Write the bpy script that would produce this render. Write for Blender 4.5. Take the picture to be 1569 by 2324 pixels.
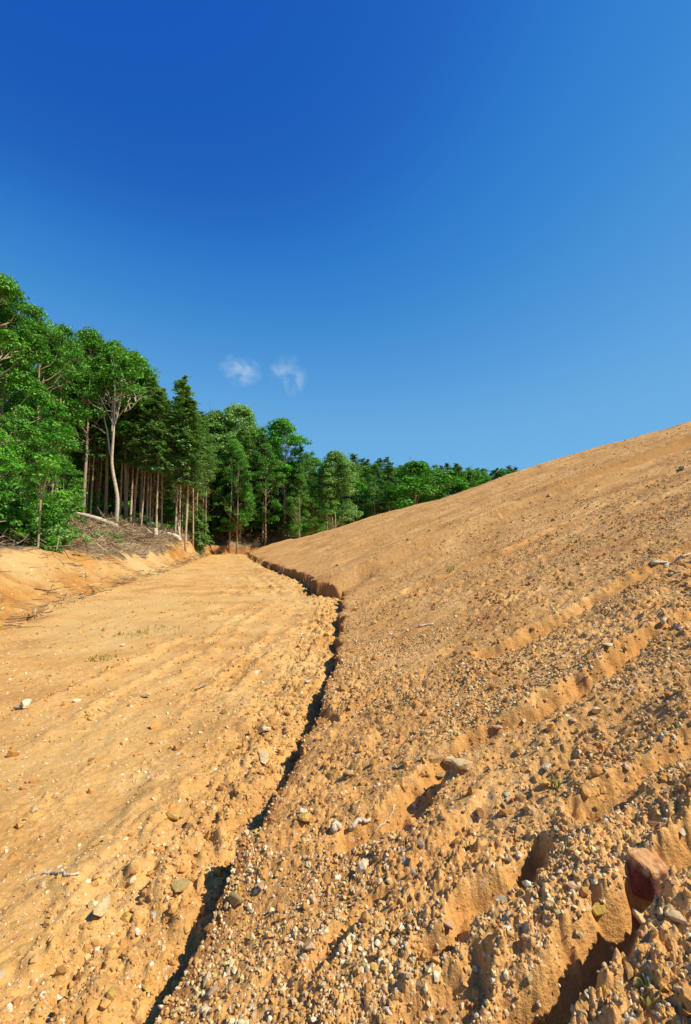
import bpy, bmesh, math, random
import numpy as np
from mathutils import Vector, Matrix

for o in list(bpy.data.objects):
    bpy.data.objects.remove(o)
SC = bpy.context.scene
COL = SC.collection
R = math.radians

# ------------------------------------------------------------------ camera, sky, sun
EYE = 1.6
FPX, CX, CY, PITCH = 466.5, 345.5, 512.0, math.atan(33.0 / 466.5)
cam_d = bpy.data.cameras.new('camera')
cam = bpy.data.objects.new('camera', cam_d)
COL.objects.link(cam)
cam.location = (0, 0, EYE)
cam.rotation_euler = (math.pi / 2 + PITCH, 0, 0)
cam_d.sensor_fit = 'VERTICAL'
cam_d.sensor_height = 36.0
cam_d.sensor_width = 36.0
cam_d.lens = FPX / 1024.0 * 36.0
cam_d.clip_start = 0.05
cam_d.clip_end = 6000
SC.camera = cam

SUN_EL, SUN_AZ = R(49), R(-19)          # azimuth from +x, negative = behind the viewer
world = bpy.data.worlds.new('World')
SC.world = world
world.use_nodes = True
wn, wl_ = world.node_tree.nodes, world.node_tree.links
wn.clear()
sky = wn.new('ShaderNodeTexSky')
sky.sky_type = 'NISHITA'
sky.sun_disc = False
sky.sun_elevation = SUN_EL
sky.sun_rotation = R(90) - SUN_AZ
sky.altitude = 500
sky.air_density = 1.0
sky.dust_density = 0.0
sky.ozone_density = 4.0
# per-channel response of the photographed sky: deep royal blue overhead, paler low down
sepn = wn.new('ShaderNodeSeparateColor')
comb = wn.new('ShaderNodeCombineColor')
wl_.new(sky.outputs[0], sepn.inputs[0])
SKY_EXP = 2 ** 0.50
SKY_CURVES = (((0, 0), (.056, .009), (.067, .0125), (.084, .033), (.120, .090), (.161, .138), (.22, .160), (.40, .20), (1, .30)),
              ((0, 0), (.105, .092), (.123, .112), (.153, .205), (.21, .320), (.28, .402), (.36, .440), (.60, .52), (1, .70)),
              ((0, 0), (.210, .455), (.253, .500), (.302, .605), (.39, .690), (.481, .745), (.57, .775), (.75, .82), (1, .90)))
for ch_, pts_ in enumerate(SKY_CURVES):
    m1 = wn.new('ShaderNodeMath'); m1.operation = 'MULTIPLY'; m1.inputs[1].default_value = 0.1
    fc = wn.new('ShaderNodeFloatCurve')
    cv = fc.mapping.curves[0]
    for p_ in pts_[1:-1]:
        cv.points.new(*p_)
    cv.points[0].location = pts_[0]
    cv.points[len(cv.points) - 1].location = pts_[-1]
    fc.mapping.update()
    m3 = wn.new('ShaderNodeMath'); m3.operation = 'MULTIPLY'; m3.inputs[1].default_value = 1.0 / SKY_EXP / 0.13
    wl_.new(sepn.outputs[ch_], m1.inputs[0])
    wl_.new(m1.outputs[0], fc.inputs['Value'])
    wl_.new(fc.outputs[0], m3.inputs[0])
    wl_.new(m3.outputs[0], comb.inputs[ch_])
bg = wn.new('ShaderNodeBackground')
bg.inputs['Strength'].default_value = 0.13
out = wn.new('ShaderNodeOutputWorld')
wl_.new(comb.outputs[0], bg.inputs['Color'])
wl_.new(bg.outputs[0], out.inputs['Surface'])

sun_d = bpy.data.lights.new('sun', 'SUN')
sun_d.energy = 4.6
sun_d.angle = R(0.5)
sun_d.color = (1.0, 0.93, 0.80)
sun = bpy.data.objects.new('sun', sun_d)
COL.objects.link(sun)
SUN_V = Vector((math.cos(SUN_EL) * math.cos(SUN_AZ), math.cos(SUN_EL) * math.sin(SUN_AZ), math.sin(SUN_EL)))
sun.rotation_euler = SUN_V.to_track_quat('Z', 'Y').to_euler()
sun.location = (20, -10, 40)
SC.view_settings.view_transform = 'Standard'
SC.view_settings.look = 'None'
SC.view_settings.exposure = 0.50
SC.view_settings.gamma = 1.0
SC.view_settings.use_curve_mapping = False
SC.cycles.max_bounces = 6
SC.cycles.diffuse_bounces = 3
SC.cycles.volume_bounces = 6
SC.cycles.use_denoising = True

# ------------------------------------------------------------------ noise
def _h(ix, iy, seed):
    h = (ix.astype(np.int64) * 374761393 + iy.astype(np.int64) * 668265263 + seed * 974711) & 0xFFFFFFFF
    h = ((h ^ (h >> 13)) * 1274126177) & 0xFFFFFFFF
    h = ((h ^ (h >> 16)) * 2246822519) & 0xFFFFFFFF
    return ((h ^ (h >> 15)) & 0xFFFFFF).astype(np.float64) / float(0xFFFFFF)

def vnoise(x, y, seed=0):
    ix, iy = np.floor(x), np.floor(y)
    fx, fy = x - ix, y - iy
    ix, iy = ix.astype(np.int64), iy.astype(np.int64)
    u = fx * fx * fx * (fx * (fx * 6 - 15) + 10)
    v = fy * fy * fy * (fy * (fy * 6 - 15) + 10)
    a, b = _h(ix, iy, seed), _h(ix + 1, iy, seed)
    c, d = _h(ix, iy + 1, seed), _h(ix + 1, iy + 1, seed)
    return (a + (b - a) * u) * (1 - v) + (c + (d - c) * u) * v * 1.0 - 0.5

def fbm(x, y, seed=0, octs=4, gain=0.5):
    s, a = 0.0, 1.0
    for k in range(octs):
        c, t = math.cos(0.7 * k + 0.3), math.sin(0.7 * k + 0.3)
        f = 2.0 ** k
        s = s + a * vnoise((x * c - y * t) * f + 17.3 * k, (x * t + y * c) * f - 9.1 * k, seed + k)
        a *= gain
    return s

def worley(x, y, seed=0):
    ix, iy = np.floor(x).astype(np.int64), np.floor(y).astype(np.int64)
    best = np.full(x.shape, 9.0)
    rid = np.zeros(x.shape)
    for dx in (-1, 0, 1):
        for dy in (-1, 0, 1):
            cx, cy = ix + dx, iy + dy
            px = cx + 0.15 + 0.7 * _h(cx, cy, seed)
            py = cy + 0.15 + 0.7 * _h(cx, cy, seed + 1)
            d = (px - x) ** 2 + (py - y) ** 2
            m = d < best
            best = np.where(m, d, best)
            rid = np.where(m, _h(cx, cy, seed + 2), rid)
    return np.sqrt(best), rid

def sstep(a, b, x):
    t = np.clip((x - a) / (b - a), 0, 1)
    return t * t * (3 - 2 * t)

# ------------------------------------------------------------------ view rays (the photograph's frame) for laying things out on the ground
CP, SP = math.cos(PITCH), math.sin(PITCH)
V = 691.0 / 1569.0
def ray(px, py):
    u, v = (px - CX) / FPX, (CY - py) / FPX
    return np.array([u, CP - v * SP, SP + v * CP])

# ------------------------------------------------------------------ terrain
GRAD = 0.40
YR = np.array([-40., 0, 1.5, 2.0, 3.2, 4.66, 6.5, 8.4, 13.2, 13.7, 14.6, 16, 19.2, 27.7, 40, 53, 70, 200])
XR = np.array([-8., -.86, -.61, -.53, -.35, -.19, -.12, -.1, -.05, .0, -.85, -1.1, -1.75, -4.6, -8, -11.2, -15, -48])
def rill_x(y):
    b = np.interp(y, YR, XR)
    j = 0.16 * vnoise(y * 2.3, y * 0 + 3.3, 71) + 0.09 * vnoise(y * 6.5, y * 0 + 1.3, 72) + 0.04 * vnoise(y * 17, y * 0 + 8.3, 73)
    fl = 0.20 * vnoise(y * 3.1, y * 0 + 5.1, 74) + 0.12 * vnoise(y * 7.9, y * 0 + 2.1, 76)
    return b + j * np.clip(0.40 + y / 14, 0, 1.3) + fl * sstep(9, 14, y)

def rill_w(x, y):
    cf = np.interp(y, [0, 15, 20, 60], [1, 1, 0.94, 0.94])
    return (x - rill_x(y)) * cf

def road_z(x, y):
    yy = np.maximum(0, y - 10)
    return 0.013 * yy * sstep(0, 8, yy)

def scarp(y):
    return np.interp(y, [-5, 1, 3, 8, 12.5, 13.6, 15, 20, 30, 46, 54, 58], [.20, .20, .18, .18, .20, .42, .50, .40, .36, .33, .1, 0])

SKYL = [(250, 549), (262, 545), (282, 541), (308, 536), (340, 526), (374, 515), (408, 506), (440, 498), (492, 480), (542, 463), (580, 452), (617, 441), (655, 431), (691, 421), (760, 402)]
_e = []
for px_, py_ in SKYL:
    d_ = ray(px_, py_)
    _e.append((d_[0] / d_[1], d_[2] / d_[1]))
ET = np.array([a for a, b in _e])
EE = np.array([b for a, b in _e])
def slope_plane(x, y):
    return road_z(x, y) + scarp(y) * 0.75 + GRAD * np.maximum(0, rill_w(x, y))
_TT = np.linspace(-0.28, 1.1, 140)
_YC = []
for t_ in _TT:
    ys_ = np.linspace(8, 75, 700)
    sp_ = slope_plane(t_ * ys_, ys_)
    k_ = np.nonzero(sp_ >= EYE + np.interp(t_, ET, EE) * ys_)[0]
    _YC.append(ys_[k_[0]] if len(k_) else 60.0)
_YC = np.convolve(np.pad(_YC, 6, mode='edge'), np.ones(13) / 13, 'valid')

def hill_z(x, y):
    t = x / np.maximum(y, 0.5)
    e = np.interp(t, ET, EE)
    yc = np.interp(t, _TT, _YC)
    cap = EYE + e * y - 0.006 * np.maximum(0, y - yc) ** 2 - 0.1 * np.maximum(0, y - yc)
    cap = np.where(y < 0.5 * yc, 1e3, cap)
    cap = np.where((y < 3) | (t > 1.05), 11.0, cap)
    p = slope_plane(x, y)
    k = 0.5
    h = np.clip(0.5 + 0.5 * (cap - p) / k, 0, 1)
    z = cap + (p - cap) * h - k * h * (1 - h) * 0.5
    return np.minimum(z, 14.0)

TOE = np.array([(-1.0, -60), (-4.6, -10), (-5.2, 2), (-5.6, 5), (-6.25, 8.4), (-7.7, 13.4), (-10.1, 27.7), (-12.3, 38), (-14.4, 49), (-15.0, 53.5), (-13.6, 55.5), (-10.5, 56.6), (-6, 58), (30, 66), (200, 90)], float)
def bank_w(x, y):
    best = np.full(x.shape, 1e9)
    sg = np.ones(x.shape)
    for (ax, ay), (bx, by) in zip(TOE[:-1], TOE[1:]):
        dx, dy = bx - ax, by - ay
        L2 = dx * dx + dy * dy
        t = np.clip(((x - ax) * dx + (y - ay) * dy) / L2, 0, 1)
        d = np.hypot(x - ax - t * dx, y - ay - t * dy)
        s = np.where(dx * (y - ay) - dy * (x - ax) >= 0, 1.0, -1.0)
        m = d < best
        best = np.where(m, d, best)
        sg = np.where(m, s, sg)
    return best * sg

def bank_z(x, y, wl):
    hb = np.interp(y, [0, 8, 16, 30, 42, 50, 54, 57], [1.25, 1.25, 1.3, 1.5, 1.75, 1.4, 1.0, .85])
    wb = np.interp(y, [0, 8, 16, 30, 42, 50, 57], [3.0, 3.0, 2.5, 1.7, 1.35, .9, .5])
    n = 0.35 * fbm(x * 0.45, y * 0.45, 31, 3)
    t = np.clip((wl + n * 0.8) / wb, 0, 1)
    pr = t * t * (3 - 2 * t) * 0.55 + 0.45 * t
    up = np.interp(y, [0, 14, 24, 34, 45, 52, 57], [0.06, 0.10, 0.26, 0.30, 0.2, 0.24, 0.30])
    rise = up * np.minimum(np.maximum(0, wl - wb), 5.0) + 0.03 * np.clip(wl - wb - 5, 0, 400)
    return road_z(x, np.minimum(y, 57)) + hb * pr + rise + 0.25 * n * sstep(0, 2, wl)

# gullies worn into the hillside, as polylines in photograph coordinates (1569 wide), laid onto the bare slope
def base_hit(xv, yv):
    d = ray(xv * V, yv * V)
    s = np.geomspace(0.8, 120, 5000)
    x, y, z = d[0] * s, d[1] * s, EYE + d[2] * s
    w = rill_w(x, y)
    g = np.where(w > 0, slope_plane(x, y), road_z(x, y))
    k = np.nonzero(z <= g)[0]
    k = k[0] if len(k) else -1
    return x[k], y[k]
GULLY_V = [
    ([(1080, 2400), (1180, 2265), (1300, 2170), (1395, 2060), (1450, 1975), (1569, 1890), (1700, 1800)], 0.085, 0.150),
    ([(800, 1900), (900, 1850), (1000, 1730), (1070, 1680), (1160, 1640), (1290, 1575), (1440, 1470), (1569, 1395), (1700, 1320)], 0.11, 0.125),
    ([(980, 2140), (1050, 2085), (1115, 2010), (1190, 1955), (1230, 1900)], 0.055, 0.085),
    ([(1120, 1470), (1230, 1420), (1330, 1370), (1430, 1310), (1569, 1240), (1700, 1170)], 0.16, 0.10),
    ([(700, 1660), (770, 1640), (830, 1600), (960, 1530)], 0.07, 0.05),
    ([(720, 2150), (800, 2080), (860, 2040)], 0.06, 0.04),
    ([(1340, 1830), (1440, 1760), (1569, 1660)], 0.08, 0.07),
    ([(900, 2324), (960, 2260), (1060, 2200)], 0.05, 0.05),
    ([(950, 1330), (1150, 1250), (1400, 1130), (1569, 1060)], 0.3, 0.10),
    ([(1000, 1200), (1250, 1110), (1569, 1000)], 0.4, 0.10),
]
GULLY = [([base_hit(*p) for p in pl], hw, dp) for pl, hw, dp in GULLY_V]

def gullies(x, y):
    """(depth to dig, bare-clay weight)"""
    dig = np.zeros(x.shape)
    wx = x + 0.06 * fbm(x * 3.1, y * 3.1, 41, 3) + 0.030 * fbm(x * 13, y * 13, 43, 3)
    wy = y + 0.08 * fbm(x * 3.1, y * 3.1, 45, 3) + 0.030 * fbm(x * 13, y * 13, 47, 3)
    for pl, hw, dp in GULLY:
        best = np.full(x.shape, 1e9)
        for (ax, ay), (bx, by) in zip(pl[:-1], pl[1:]):
            dx, dy = bx - ax, by - ay
            t = np.clip(((wx - ax) * dx + (wy - ay) * dy) / (dx * dx + dy * dy), 0, 1)
            best = np.minimum(best, np.hypot(wx - ax - t * dx, wy - ay - t * dy))
        q = best / hw
        dig = np.maximum(dig, dp * (1 - sstep(0.35, 1.25, q)) - 0.40 * dp * np.exp(-((q - 1.6) / 0.40) ** 2))
    return dig

RUT = R(19)
def height(x, y, lod=True):
    """ground height, region (0 road, 1 hillside, 2 bank, 3 forest floor), bare-clay weight"""
    x, y = np.asarray(x, float), np.asarray(y, float)
    r = np.hypot(x, y)
    w = rill_w(x, y)
    wl = bank_w(x, y)
    zr = road_z(x, np.minimum(y, 62))
    # road: worn lengthwise by tracks, crumbled beside the scarp
    q = w + 0.15 * fbm(x * 0.6, y * 0.6, 3, 2)
    tracks = 0.022 * fbm(q * 2.4, y * 0.45, 5, 3) + 0.010 * fbm(q * 9, y * 2.2, 9, 3)
    strip = np.exp(-((w + 0.42) / 0.36) ** 2) * (1 - sstep(26, 45, y))
    f1, id1 = worley(x * 5.2 + 0.4 * fbm(x * 5, y * 5, 61, 2), y * 4.4, 62)
    f2, id2 = worley(x * 13.0, y * 11.0, 64)
    clod = 0.075 * id1 * (1 - sstep(0.22, 0.52, f1)) + 0.035 * id2 * (1 - sstep(0.2, 0.5, f2)) + 0.05 * fbm(x * 4, y * 4, 66, 3)
    lane = fbm(q * 1.1, y * 0.10, 15, 2)
    berm = 0.0
    for wc_, am_, sg_ in ((-1.0, 0.055, 0.09), (-1.35, 0.045, 0.08), (-1.95, 0.045, 0.09), (-2.3, 0.035, 0.07), (-2.85, 0.03, 0.10)):
        berm = berm + am_ * np.exp(-((q - wc_) / sg_) ** 2) * np.clip(0.35 + 0.35 * sstep(5, 9, y) + 1.6 * fbm(x * 0.9, y * 0.55, 19, 3), 0, 1)
    c1, i1 = worley(x * 11 + 0.5 * fbm(x * 9, y * 9, 25, 2), y * 10, 26)
    c2, i2 = worley(x * 24, y * 22, 28)
    crumb = (0.035 * np.maximum(0, i1 - 0.55) * (1 - sstep(0.24, 0.46, c1)) * sstep(22, 14, r) + 0.018 * np.maximum(0, i2 - 0.4) * (1 - sstep(0.22, 0.42, c2)) * sstep(12, 7, r)) * 2.2
    crumb = crumb * np.clip(0.15 + 2.2 * fbm(q * 1.9, y * 0.5, 21, 3), 0.08, 1) * sstep(-4.5, -0.9, q)
    tracks = tracks * 0.8 + 0.03 * lane + berm * (1 + 1.2 * fbm(x * 7, y * 7, 23, 3)) + crumb
    z_road = zr + tracks + strip * clod - (0.05 + 0.12 * sstep(-0.35, 0.25, fbm(x * 0.5, y * 1.7, 67, 3))) * np.exp(-(np.minimum(w, 0) / 0.18) ** 2) + 0.045 * np.exp(-((w + 0.78) / 0.16) ** 2) * (0.6 + fbm(x * 2, y * 1.3, 69, 3))
    z_road = z_road + 0.010 * fbm(x * 9, y * 9, 75, 3) * sstep(60, 8, r) + 0.02 * np.maximum(0, fbm(x * 5, y * 5, 78, 4) - 0.22)
    # hillside
    zh = hill_z(x, y)
    a = x * math.cos(RUT) + y * math.sin(RUT)
    b = -x * math.sin(RUT) + y * math.cos(RUT)
    bw = b + 0.12 * fbm(a * 0.9, b * 0.9, 81, 2)
    dig = gullies(x, y)
    near = np.exp(-r / 7.0)
    rdg = 1 - 2 * np.abs(fbm(a * 0.8, bw * 2.3, 93, 4))
    rut = 0.055 * fbm(a * 0.55, bw * 3.3, 83, 3) * (0.45 + 0.55 * near) + 0.10 * fbm(a * 0.25, bw * 0.8, 88, 2) + near * (0.045 * rdg + 0.065 * fbm(a * 3.4, bw * 4.4, 97, 3))
    side = (0.38 * np.exp(-((y - 13.75 - 0.25 * w) / 0.22) ** 2) * sstep(1.6, 0.0, w) * (w > 0))
    rough = np.clip(0.70 + 1.2 * fbm(x * 1.3, y * 1.3, 91, 3), 0.25, 1.25) * np.clip(1.0 - 0.75 * dig / 0.07, 0.28, 1.0)
    hood = 0.0
    for cell, amp, rmax, sd in ((0.013, 0.012, 3.6, 101), (0.023, 0.024, 7.5, 105), (0.046, 0.025, 20.0, 109), (0.105, 0.032, 48.0, 113), (0.30, 0.026, 90.0, 117)):
        fade = sstep(rmax, rmax * 0.55, r)
        ff, idd = worley(x / cell + 0.35 * vnoise(x / cell * 1.7, y / cell * 1.7, sd + 50), y / cell, sd)
        tops = idd ** 2.2
        hood = hood + fade * amp * (0.15 + 0.85 * tops) * (1 - sstep(0.27, 0.38, ff)) * (0.8 + 0.5 * vnoise(x * 60, y * 60, sd + 9))
    z_hill = zh + rut + hood * rough - dig - side + 0.012 * fbm(x * 22, y * 22, 121, 2) * sstep(8, 3, r)
    # left bank and the forest floor above it
    zb = bank_z(x, y, wl) + 0.13 * fbm(x * 1.5, y * 1.5, 131, 4) + 0.07 * fbm(x * 5, y * 5, 135, 4)
    far = 2.0 + 0.11 * np.maximum(0, r - 62) + 1.2 * fbm(x * 0.02, y * 0.02, 141, 2)
    far = np.minimum(far, 30)
    zb = np.where((y > 57) & (wl > 0), np.maximum(zb, np.minimum(far, zb + 0.12 * np.maximum(0, wl - 3))), zb)
    hillside = (w > 0) & (y < 200)
    z = np.where(hillside, np.maximum(z_hill, z_road - 0.02), z_road)
    reg = np.where(hillside, 1, 0)
    wb = np.interp(y, [0, 8, 16, 30, 42, 50, 57], [3.0, 3.0, 2.5, 1.7, 1.35, .9, .5])
    tak = (wl > 0) & ((w <= 0) | (zb > z))
    z = np.where(tak, zb, z)
    edge = wb * np.interp(y, [8, 14, 19, 28, 34, 40, 50], [1.7, 1.55, 0.72, 0.55, 0.75, 1.0, 1.0]) + 0.5 * fbm(x * 1.1, y * 1.1, 151, 4) + 0.25 * fbm(x * 4.1, y * 4.1, 155, 2)
    reg = np.where(tak, np.where((wl > edge) | (y > 60), 3, 2), reg)
    clay = np.where(reg == 1, np.clip(dig / 0.07, 0, 1), 0.0)
    return z, reg, clay

def H1(x, y):
    return float(height(np.array([x]), np.array([y]))[0][0])

def hit(xv, yv, smax=150):
    """the ground point that the photograph shows at (xv, yv) of its 1569-wide frame"""
    d = ray(xv * V, yv * V)
    s = np.geomspace(0.9, smax, 4000)
    x, y, z = d[0] * s, d[1] * s, EYE + d[2] * s
    k = np.nonzero(z <= height(x, y)[0])[0]
    k = k[0] if len(k) else len(s) - 1
    return float(x[k]), float(y[k]), float(height(x[k:k + 1], y[k:k + 1])[0][0])

# ------------------------------------------------------------------ materials
def new_mat(name):
    m = bpy.data.materials.new(name)
    m.use_nodes = True
    nt = m.node_tree
    nt.nodes.clear()
    o = nt.nodes.new('ShaderNodeOutputMaterial')
    return m, nt, o

class NB:
    def __init__(s, nt):
        s.nt = nt
    def n(s, kind, **kw):
        nd = s.nt.nodes.new(kind)
        for k, v in kw.items():
            setattr(nd, k, v)
        return nd
    def l(s, a, b):
        s.nt.links.new(a, b)
    def noise(s, vec, scale, detail=4, rough=0.55):
        nd = s.n('ShaderNodeTexNoise')
        nd.inputs['Scale'].default_value = scale
        nd.inputs['Detail'].default_value = detail
        nd.inputs['Roughness'].default_value = rough
        s.l(vec, nd.inputs['Vector'])
        return nd.outputs['Fac']
    def ramp(s, fac, stops, interp='LINEAR'):
        nd = s.n('ShaderNodeValToRGB')
        cr = nd.color_ramp
        cr.interpolation = interp
        while len(cr.elements) < len(stops):
            cr.elements.new(0.5)
        for e, (p, c) in zip(cr.elements, stops):
            e.position = p
            e.color = (*c, 1) if len(c) == 3 else c
        s.l(fac, nd.inputs['Fac'])
        return nd.outputs['Color']
    def mix(s, fac, a, b, mode='MIX'):
        nd = s.n('ShaderNodeMix', data_type='RGBA', blend_type=mode)
        if isinstance(fac, (int, float)):
            nd.inputs[0].default_value = fac
        else:
            s.l(fac, nd.inputs[0])
        for sock, v in ((nd.inputs[6], a), (nd.inputs[7], b)):
            if isinstance(v, tuple):
                sock.default_value = (*v, 1)
            else:
                s.l(v, sock)
        return nd.outputs[2]
    def math(s, op, a, b=None):
        nd = s.n('ShaderNodeMath', operation=op)
        for i, v in enumerate((a, b)):
            if v is None:
                continue
            if isinstance(v, (int, float)):
                nd.inputs[i].default_value = v
            else:
                s.l(v, nd.inputs[i])
        return nd.outputs[0]

def ground_mat(name, cols, speck, speck_amt, clay=None, speck_scale=(55, 17), bump=0.35, patch=None, grain=90):
    m, nt, o = new_mat(name)
    b = NB(nt)
    geo = b.n('ShaderNodeNewGeometry')
    P = geo.outputs['Position']
    c = b.ramp(b.noise(P, 1.1, 6, 0.6), [(0.3, cols[0]), (0.52, cols[1]), (0.72, cols[2])])
    fine = b.ramp(b.noise(P, 26, 5, 0.7), [(0.3, (0.66, 0.63, 0.60)), (0.5, (0.98, 0.98, 0.98)), (0.7, (1.2, 1.2, 1.2))])
    c = b.mix(0.75, c, fine, 'MULTIPLY')
    big = b.ramp(b.noise(P, 0.55, 5, 0.65), [(0.32, (0.80, 0.76, 0.72)), (0.5, (1, 1, 1)), (0.68, (1.10, 1.12, 1.16))])
    c = b.mix(0.8, c, big, 'MULTIPLY')
    if patch:
        c = b.mix(b.ramp(b.noise(P, 0.28, 3, 0.5), [(0.46, (0, 0, 0)), (0.62, (0.8, 0.8, 0.8))]), c, patch)
    # pebbles and grit bedded in the soil
    for sc, amt in zip(speck_scale, speck_amt):
        vo = b.n('ShaderNodeTexVoronoi')
        vo.inputs['Scale'].default_value = sc
        b.l(P, vo.inputs['Vector'])
        dist = vo.outputs['Distance']
        sep = b.n('ShaderNodeSeparateColor')
        b.l(vo.outputs['Color'], sep.inputs[0])
        rnd = sep.outputs[0]
        inside = b.math('LESS_THAN', dist, b.math('MULTIPLY', sep.outputs[1], 0.42))
        on = b.math('LESS_THAN', rnd, amt)
        col = b.ramp(sep.outputs[2], speck, 'CONSTANT')
        c = b.mix(b.math('MULTIPLY', inside, on), c, col)
    if clay:
        at = b.n('ShaderNodeAttribute', attribute_name='clay')
        cl = b.mix(0.7, clay, fine, 'MULTIPLY')
        c = b.mix(b.math('MULTIPLY', at.outputs['Fac'], 0.85), c, cl)
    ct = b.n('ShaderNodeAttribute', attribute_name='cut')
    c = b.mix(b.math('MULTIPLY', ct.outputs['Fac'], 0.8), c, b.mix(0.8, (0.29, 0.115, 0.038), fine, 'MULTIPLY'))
    bs = b.n('ShaderNodeBsdfPrincipled')
    bs.inputs['Roughness'].default_value = 0.95
    bs.inputs['Specular IOR Level'].default_value = 0.15
    b.l(c, bs.inputs['Base Color'])
    bp = b.n('ShaderNodeBump')
    bp.inputs['Strength'].default_value = bump
    bp.inputs['Distance'].default_value = 0.03
    hgt = b.math('ADD', b.noise(P, grain, 4, 0.7), b.math('MULTIPLY', b.noise(P, 14, 5, 0.7), 1.6))
    b.l(hgt, bp.inputs['Height'])
    b.l(bp.outputs[0], bs.inputs['Normal'])
    b.l(bs.outputs[0], o.inputs['Surface'])
    return m

PEB = [(0.0, (0.62, 0.50, 0.30)), (0.2, (0.70, 0.62, 0.46)), (0.36, (0.50, 0.30, 0.12)), (0.5, (0.58, 0.42, 0.16)), (0.62, (0.40, 0.20, 0.09)),
       (0.74, (0.74, 0.64, 0.44)), (0.85, (0.46, 0.38, 0.26)), (0.93, (0.62, 0.43, 0.29))]
M_ROAD = ground_mat('road_clay', ((0.49, 0.250, 0.072), (0.59, 0.322, 0.096), (0.66, 0.390, 0.138)), PEB, (0.50, 0.12), speck_scale=(85, 30), bump=0.5, patch=(0.58, 0.36, 0.125))
M_HILL = ground_mat('hill_clay', ((0.51, 0.248, 0.073), (0.60, 0.314, 0.096), (0.67, 0.380, 0.135)), PEB, (0.55, 0.13), clay=(0.54, 0.262, 0.074), speck_scale=(80, 32), bump=0.5)
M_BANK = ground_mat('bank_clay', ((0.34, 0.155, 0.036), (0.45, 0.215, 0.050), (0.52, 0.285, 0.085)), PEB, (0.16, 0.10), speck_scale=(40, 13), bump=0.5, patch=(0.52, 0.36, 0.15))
LIT = [(0.0, (0.20, 0.13, 0.07)), (0.3, (0.28, 0.20, 0.11)), (0.6, (0.10, 0.09, 0.03)), (0.8, (0.34, 0.26, 0.16))]
M_FLOOR = ground_mat('forest_litter', ((0.15, 0.10, 0.05), (0.24, 0.165, 0.085), (0.33, 0.23, 0.12)), LIT, (0.8, 0.7), speck_scale=(22, 9), bump=0.8)

def gravel_mat(name, stops):
    m, nt, o = new_mat(name)
    b = NB(nt)
    geo = b.n('ShaderNodeNewGeometry')
    c = b.ramp(geo.outputs['Random Per Island'], stops)
    n = b.ramp(b.noise(geo.outputs['Position'], 120, 4, 0.6), [(0.3, (0.62, 0.58, 0.5)), (0.65, (1.1, 1.1, 1.1))])
    c = b.mix(0.7, c, n, 'MULTIPLY')
    bs = b.n('ShaderNodeBsdfPrincipled')
    bs.inputs['Roughness'].default_value = 0.85
    bs.inputs['Specular IOR Level'].default_value = 0.08
    b.l(c, bs.inputs['Base Color'])
    b.l(bs.outputs[0], o.inputs['Surface'])
    return m

GRV = [(0.0, (0.52, 0.26, 0.08)), (0.30, (0.58, 0.32, 0.10)), (0.43, (0.63, 0.42, 0.18)), (0.52, (0.68, 0.54, 0.30)), (0.60, (0.76, 0.64, 0.40)), (0.68, (0.55, 0.36, 0.08)),
       (0.75, (0.38, 0.17, 0.08)), (0.82, (0.72, 0.58, 0.34)), (0.91, (0.48, 0.34, 0.16)), (0.95, (0.60, 0.38, 0.22)), (1.0, (0.80, 0.69, 0.46))]
M_GRAVEL = gravel_mat('gravel', GRV)
CLODC = [(0.0, (0.46, 0.225, 0.066)), (0.5, (0.55, 0.29, 0.086)), (1.0, (0.63, 0.36, 0.122))]
M_CLOD = gravel_mat('clods', CLODC)

def stone_mat():
    m, nt, o = new_mat('stone')
    b = NB(nt)
    oi = b.n('ShaderNodeObjectInfo')
    tc = b.n('ShaderNodeTexCoord')
    P = tc.outputs['Object']
    n = b.ramp(b.noise(P, 2.2, 6, 0.65), [(0.28, (0.55, 0.45, 0.30)), (0.48, (0.95, 0.9, 0.8)), (0.7, (1.1, 1.1, 1.1))])
    c = b.mix(0.8, oi.outputs['Color'], n, 'MULTIPLY')
    soil = b.ramp(b.noise(P, 1.3, 4, 0.6), [(0.50, (0, 0, 0)), (0.60, (1, 1, 1))])
    c = b.mix(b.math('MULTIPLY', soil, 0.55), c, (0.50, 0.27, 0.09))
    bs = b.n('ShaderNodeBsdfPrincipled')
    bs.inputs['Roughness'].default_value = 0.8
    bs.inputs['Specular IOR Level'].default_value = 0.1
    bp = b.n('ShaderNodeBump')
    bp.inputs['Strength'].default_value = 0.5
    bp.inputs['Distance'].default_value = 0.15
    b.l(b.noise(P, 5, 6, 0.7), bp.inputs['Height'])
    b.l(bp.outputs[0], bs.inputs['Normal'])
    b.l(c, bs.inputs['Base Color'])
    b.l(bs.outputs[0], o.inputs['Surface'])
    return m
M_STONE = stone_mat()

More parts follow.
